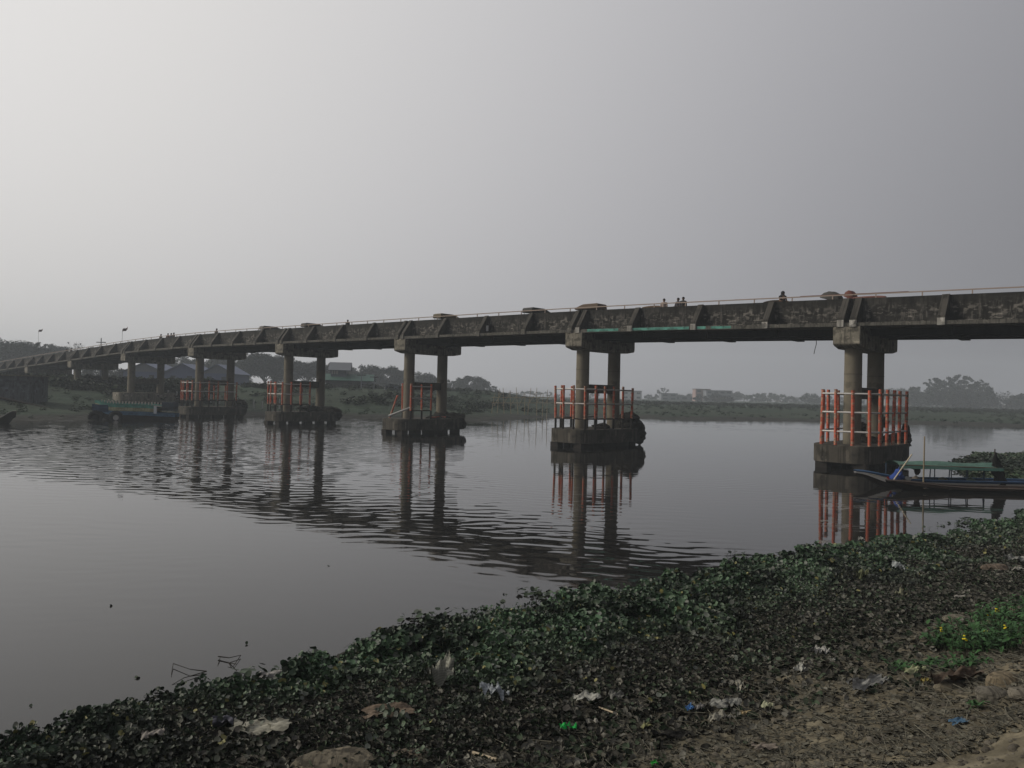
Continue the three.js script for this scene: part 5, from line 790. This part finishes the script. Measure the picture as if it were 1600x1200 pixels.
stone('upright tan stone near the right edge', 1568, 1072, 0.2, 0.13, 0.15, [0.8, 0.68, 0.5], 0.5);
stone('grey stone in front of the upright tan stone', 1548, 1089, 0.17, 0.08, 0.12, [0.62, 0.59, 0.53], 0.1);
stone('small pale stone at the right edge below the tan stone', 1594, 1087, 0.12, 0.06, 0.1, [0.8, 0.75, 0.66], 0.1);
stone('flat pale stone among the litter left of the green weeds', 1494, 968, 0.26, 0.08, 0.18, [0.75, 0.7, 0.58], 0.2);
stone('pinkish sack-like stone on the slope near the right edge', 1553, 892, 0.36, 0.16, 0.22, [0.72, 0.58, 0.48], 0.1);
scrap('sack', 'whitish sack heap above the pinkish stone near the right edge', 'sack', 1582, 883, 0.62, 0.26, 0.18, [0.3, 0.3, 0.29], 0.1, 0.06);
scrap('sack', 'pale flat sack right of the pinkish stone, at the right edge', 'sack', 1588, 896, 0.5, 0.2, 0.1, [0.3, 0.29, 0.26], 0.1, 0.06);
scrap('plastic_bag', 'bright white plastic bag on the green slope at right', 'plastic bag', 1402, 898, 0.32, 0.2, 0.16, [0.45, 0.48, 0.5], -0.4, 0.12);
scrap('paper_scrap', 'small white scrap on the slope right of the bright white bag', 'scrap', 1453, 892, 0.15, 0.1, 0.06, [0.42, 0.42, 0.36], 0.2, 0.1);
scrap('plastic_wrap', 'pale wrapper half sunk in the leaves below the bright white bag', 'wrapper', 1405, 941, 0.3, 0.2, 0.16, [0.2, 0.2, 0.14], 0.6, 0.1);
scrap('plastic_wrap', 'pale green torn wrapper in the leaves left of the white bag', 'wrapper', 1345, 912, 0.4, 0.22, 0.2, [0.12, 0.13, 0.07], 0.7, 0.12);
scrap('paper_scrap', 'white speck at the top edge of the green mat', 'scrap', 1345, 853, 0.2, 0.12, 0.1, [0.42, 0.42, 0.4], 0.2, 0.16);
scrap('paper_scrap', 'tiny white scrap on the green mat left of centre slope', 'scrap', 1203, 889, 0.1, 0.07, 0.06, [0.48, 0.48, 0.48], 0.2, 0.18);
scrap('paper_scrap', 'flat pale scrap right of the leaves with a thin edge', 'scrap', 1497, 940, 0.26, 0.06, 0.04, [0.34, 0.32, 0.3], 0.1, 0.08);
scrap('plastic_bag', 'greyish crumpled plastic at the waterline, lower left', 'plastic bag', 425, 1062, 0.4, 0.14, 0.08, [0.28, 0.27, 0.27], 0.3, 0.04);
scrap('plastic_wrap', 'pale curled wrapper low among the leaves, bottom left', 'wrapper', 240, 1172, 0.26, 0.13, 0.1, [0.24, 0.22, 0.21], 0.3, 0.12);
for (const [a, b, r, label] of [[[727, 1176], [776, 1189], 0.022, 'short pale bamboo stick lying at the bottom centre'], [[602, 1128], [648, 1154], 0.008, 'thin bent stick on the litter right of the brownish sack'], [[965, 1118], [930, 1106], 0.012, 'thin pale stick beside the grey folded sack']]) { const A = onGround(...a, 0.03), B = onGround(...b, 0.03); tag(part(scene, 'stick', bar(A, B, r, r * 0.8, 7), std({ color: rgb(0.3, 0.25, 0.18) })), label, 'stick'); }
// clods and pebbles of the mud
{
  reseed(77); const c = []; for (let i = 0; i < 22000; i++) { const d = 5.6 + 12 * Math.pow(rnd(), 1.4), x = rr(-0.75, 0.8) * d, de = side(dryEdge, x, d); if (de < -0.6) continue; if (fbm(x * 1.4, d * 1.4, 44, 3) < 0.42) continue; const L = rr(0.6, 1.5); c.push({ x, d, y: nearHeight(x, d), s: 0.008 + 0.035 * Math.pow(rnd(), 4), sy: rr(0.4, 0.8), rx: rr(-0.4, 0.4), ry: rnd() * 6.28, rz: 0, c: [0.075 * L, 0.067 * L, 0.054 * L] }); }
  scatter('mud_clods', 'small clods and pebbles scattered over the bare mud', 'pebbles', lump(1, 1, 1, 0.4, 3, 1), std({ color: rgb(1, 1, 1), roughness: 0.95 }), 0, c);
}
renderer.render(scene, camera);
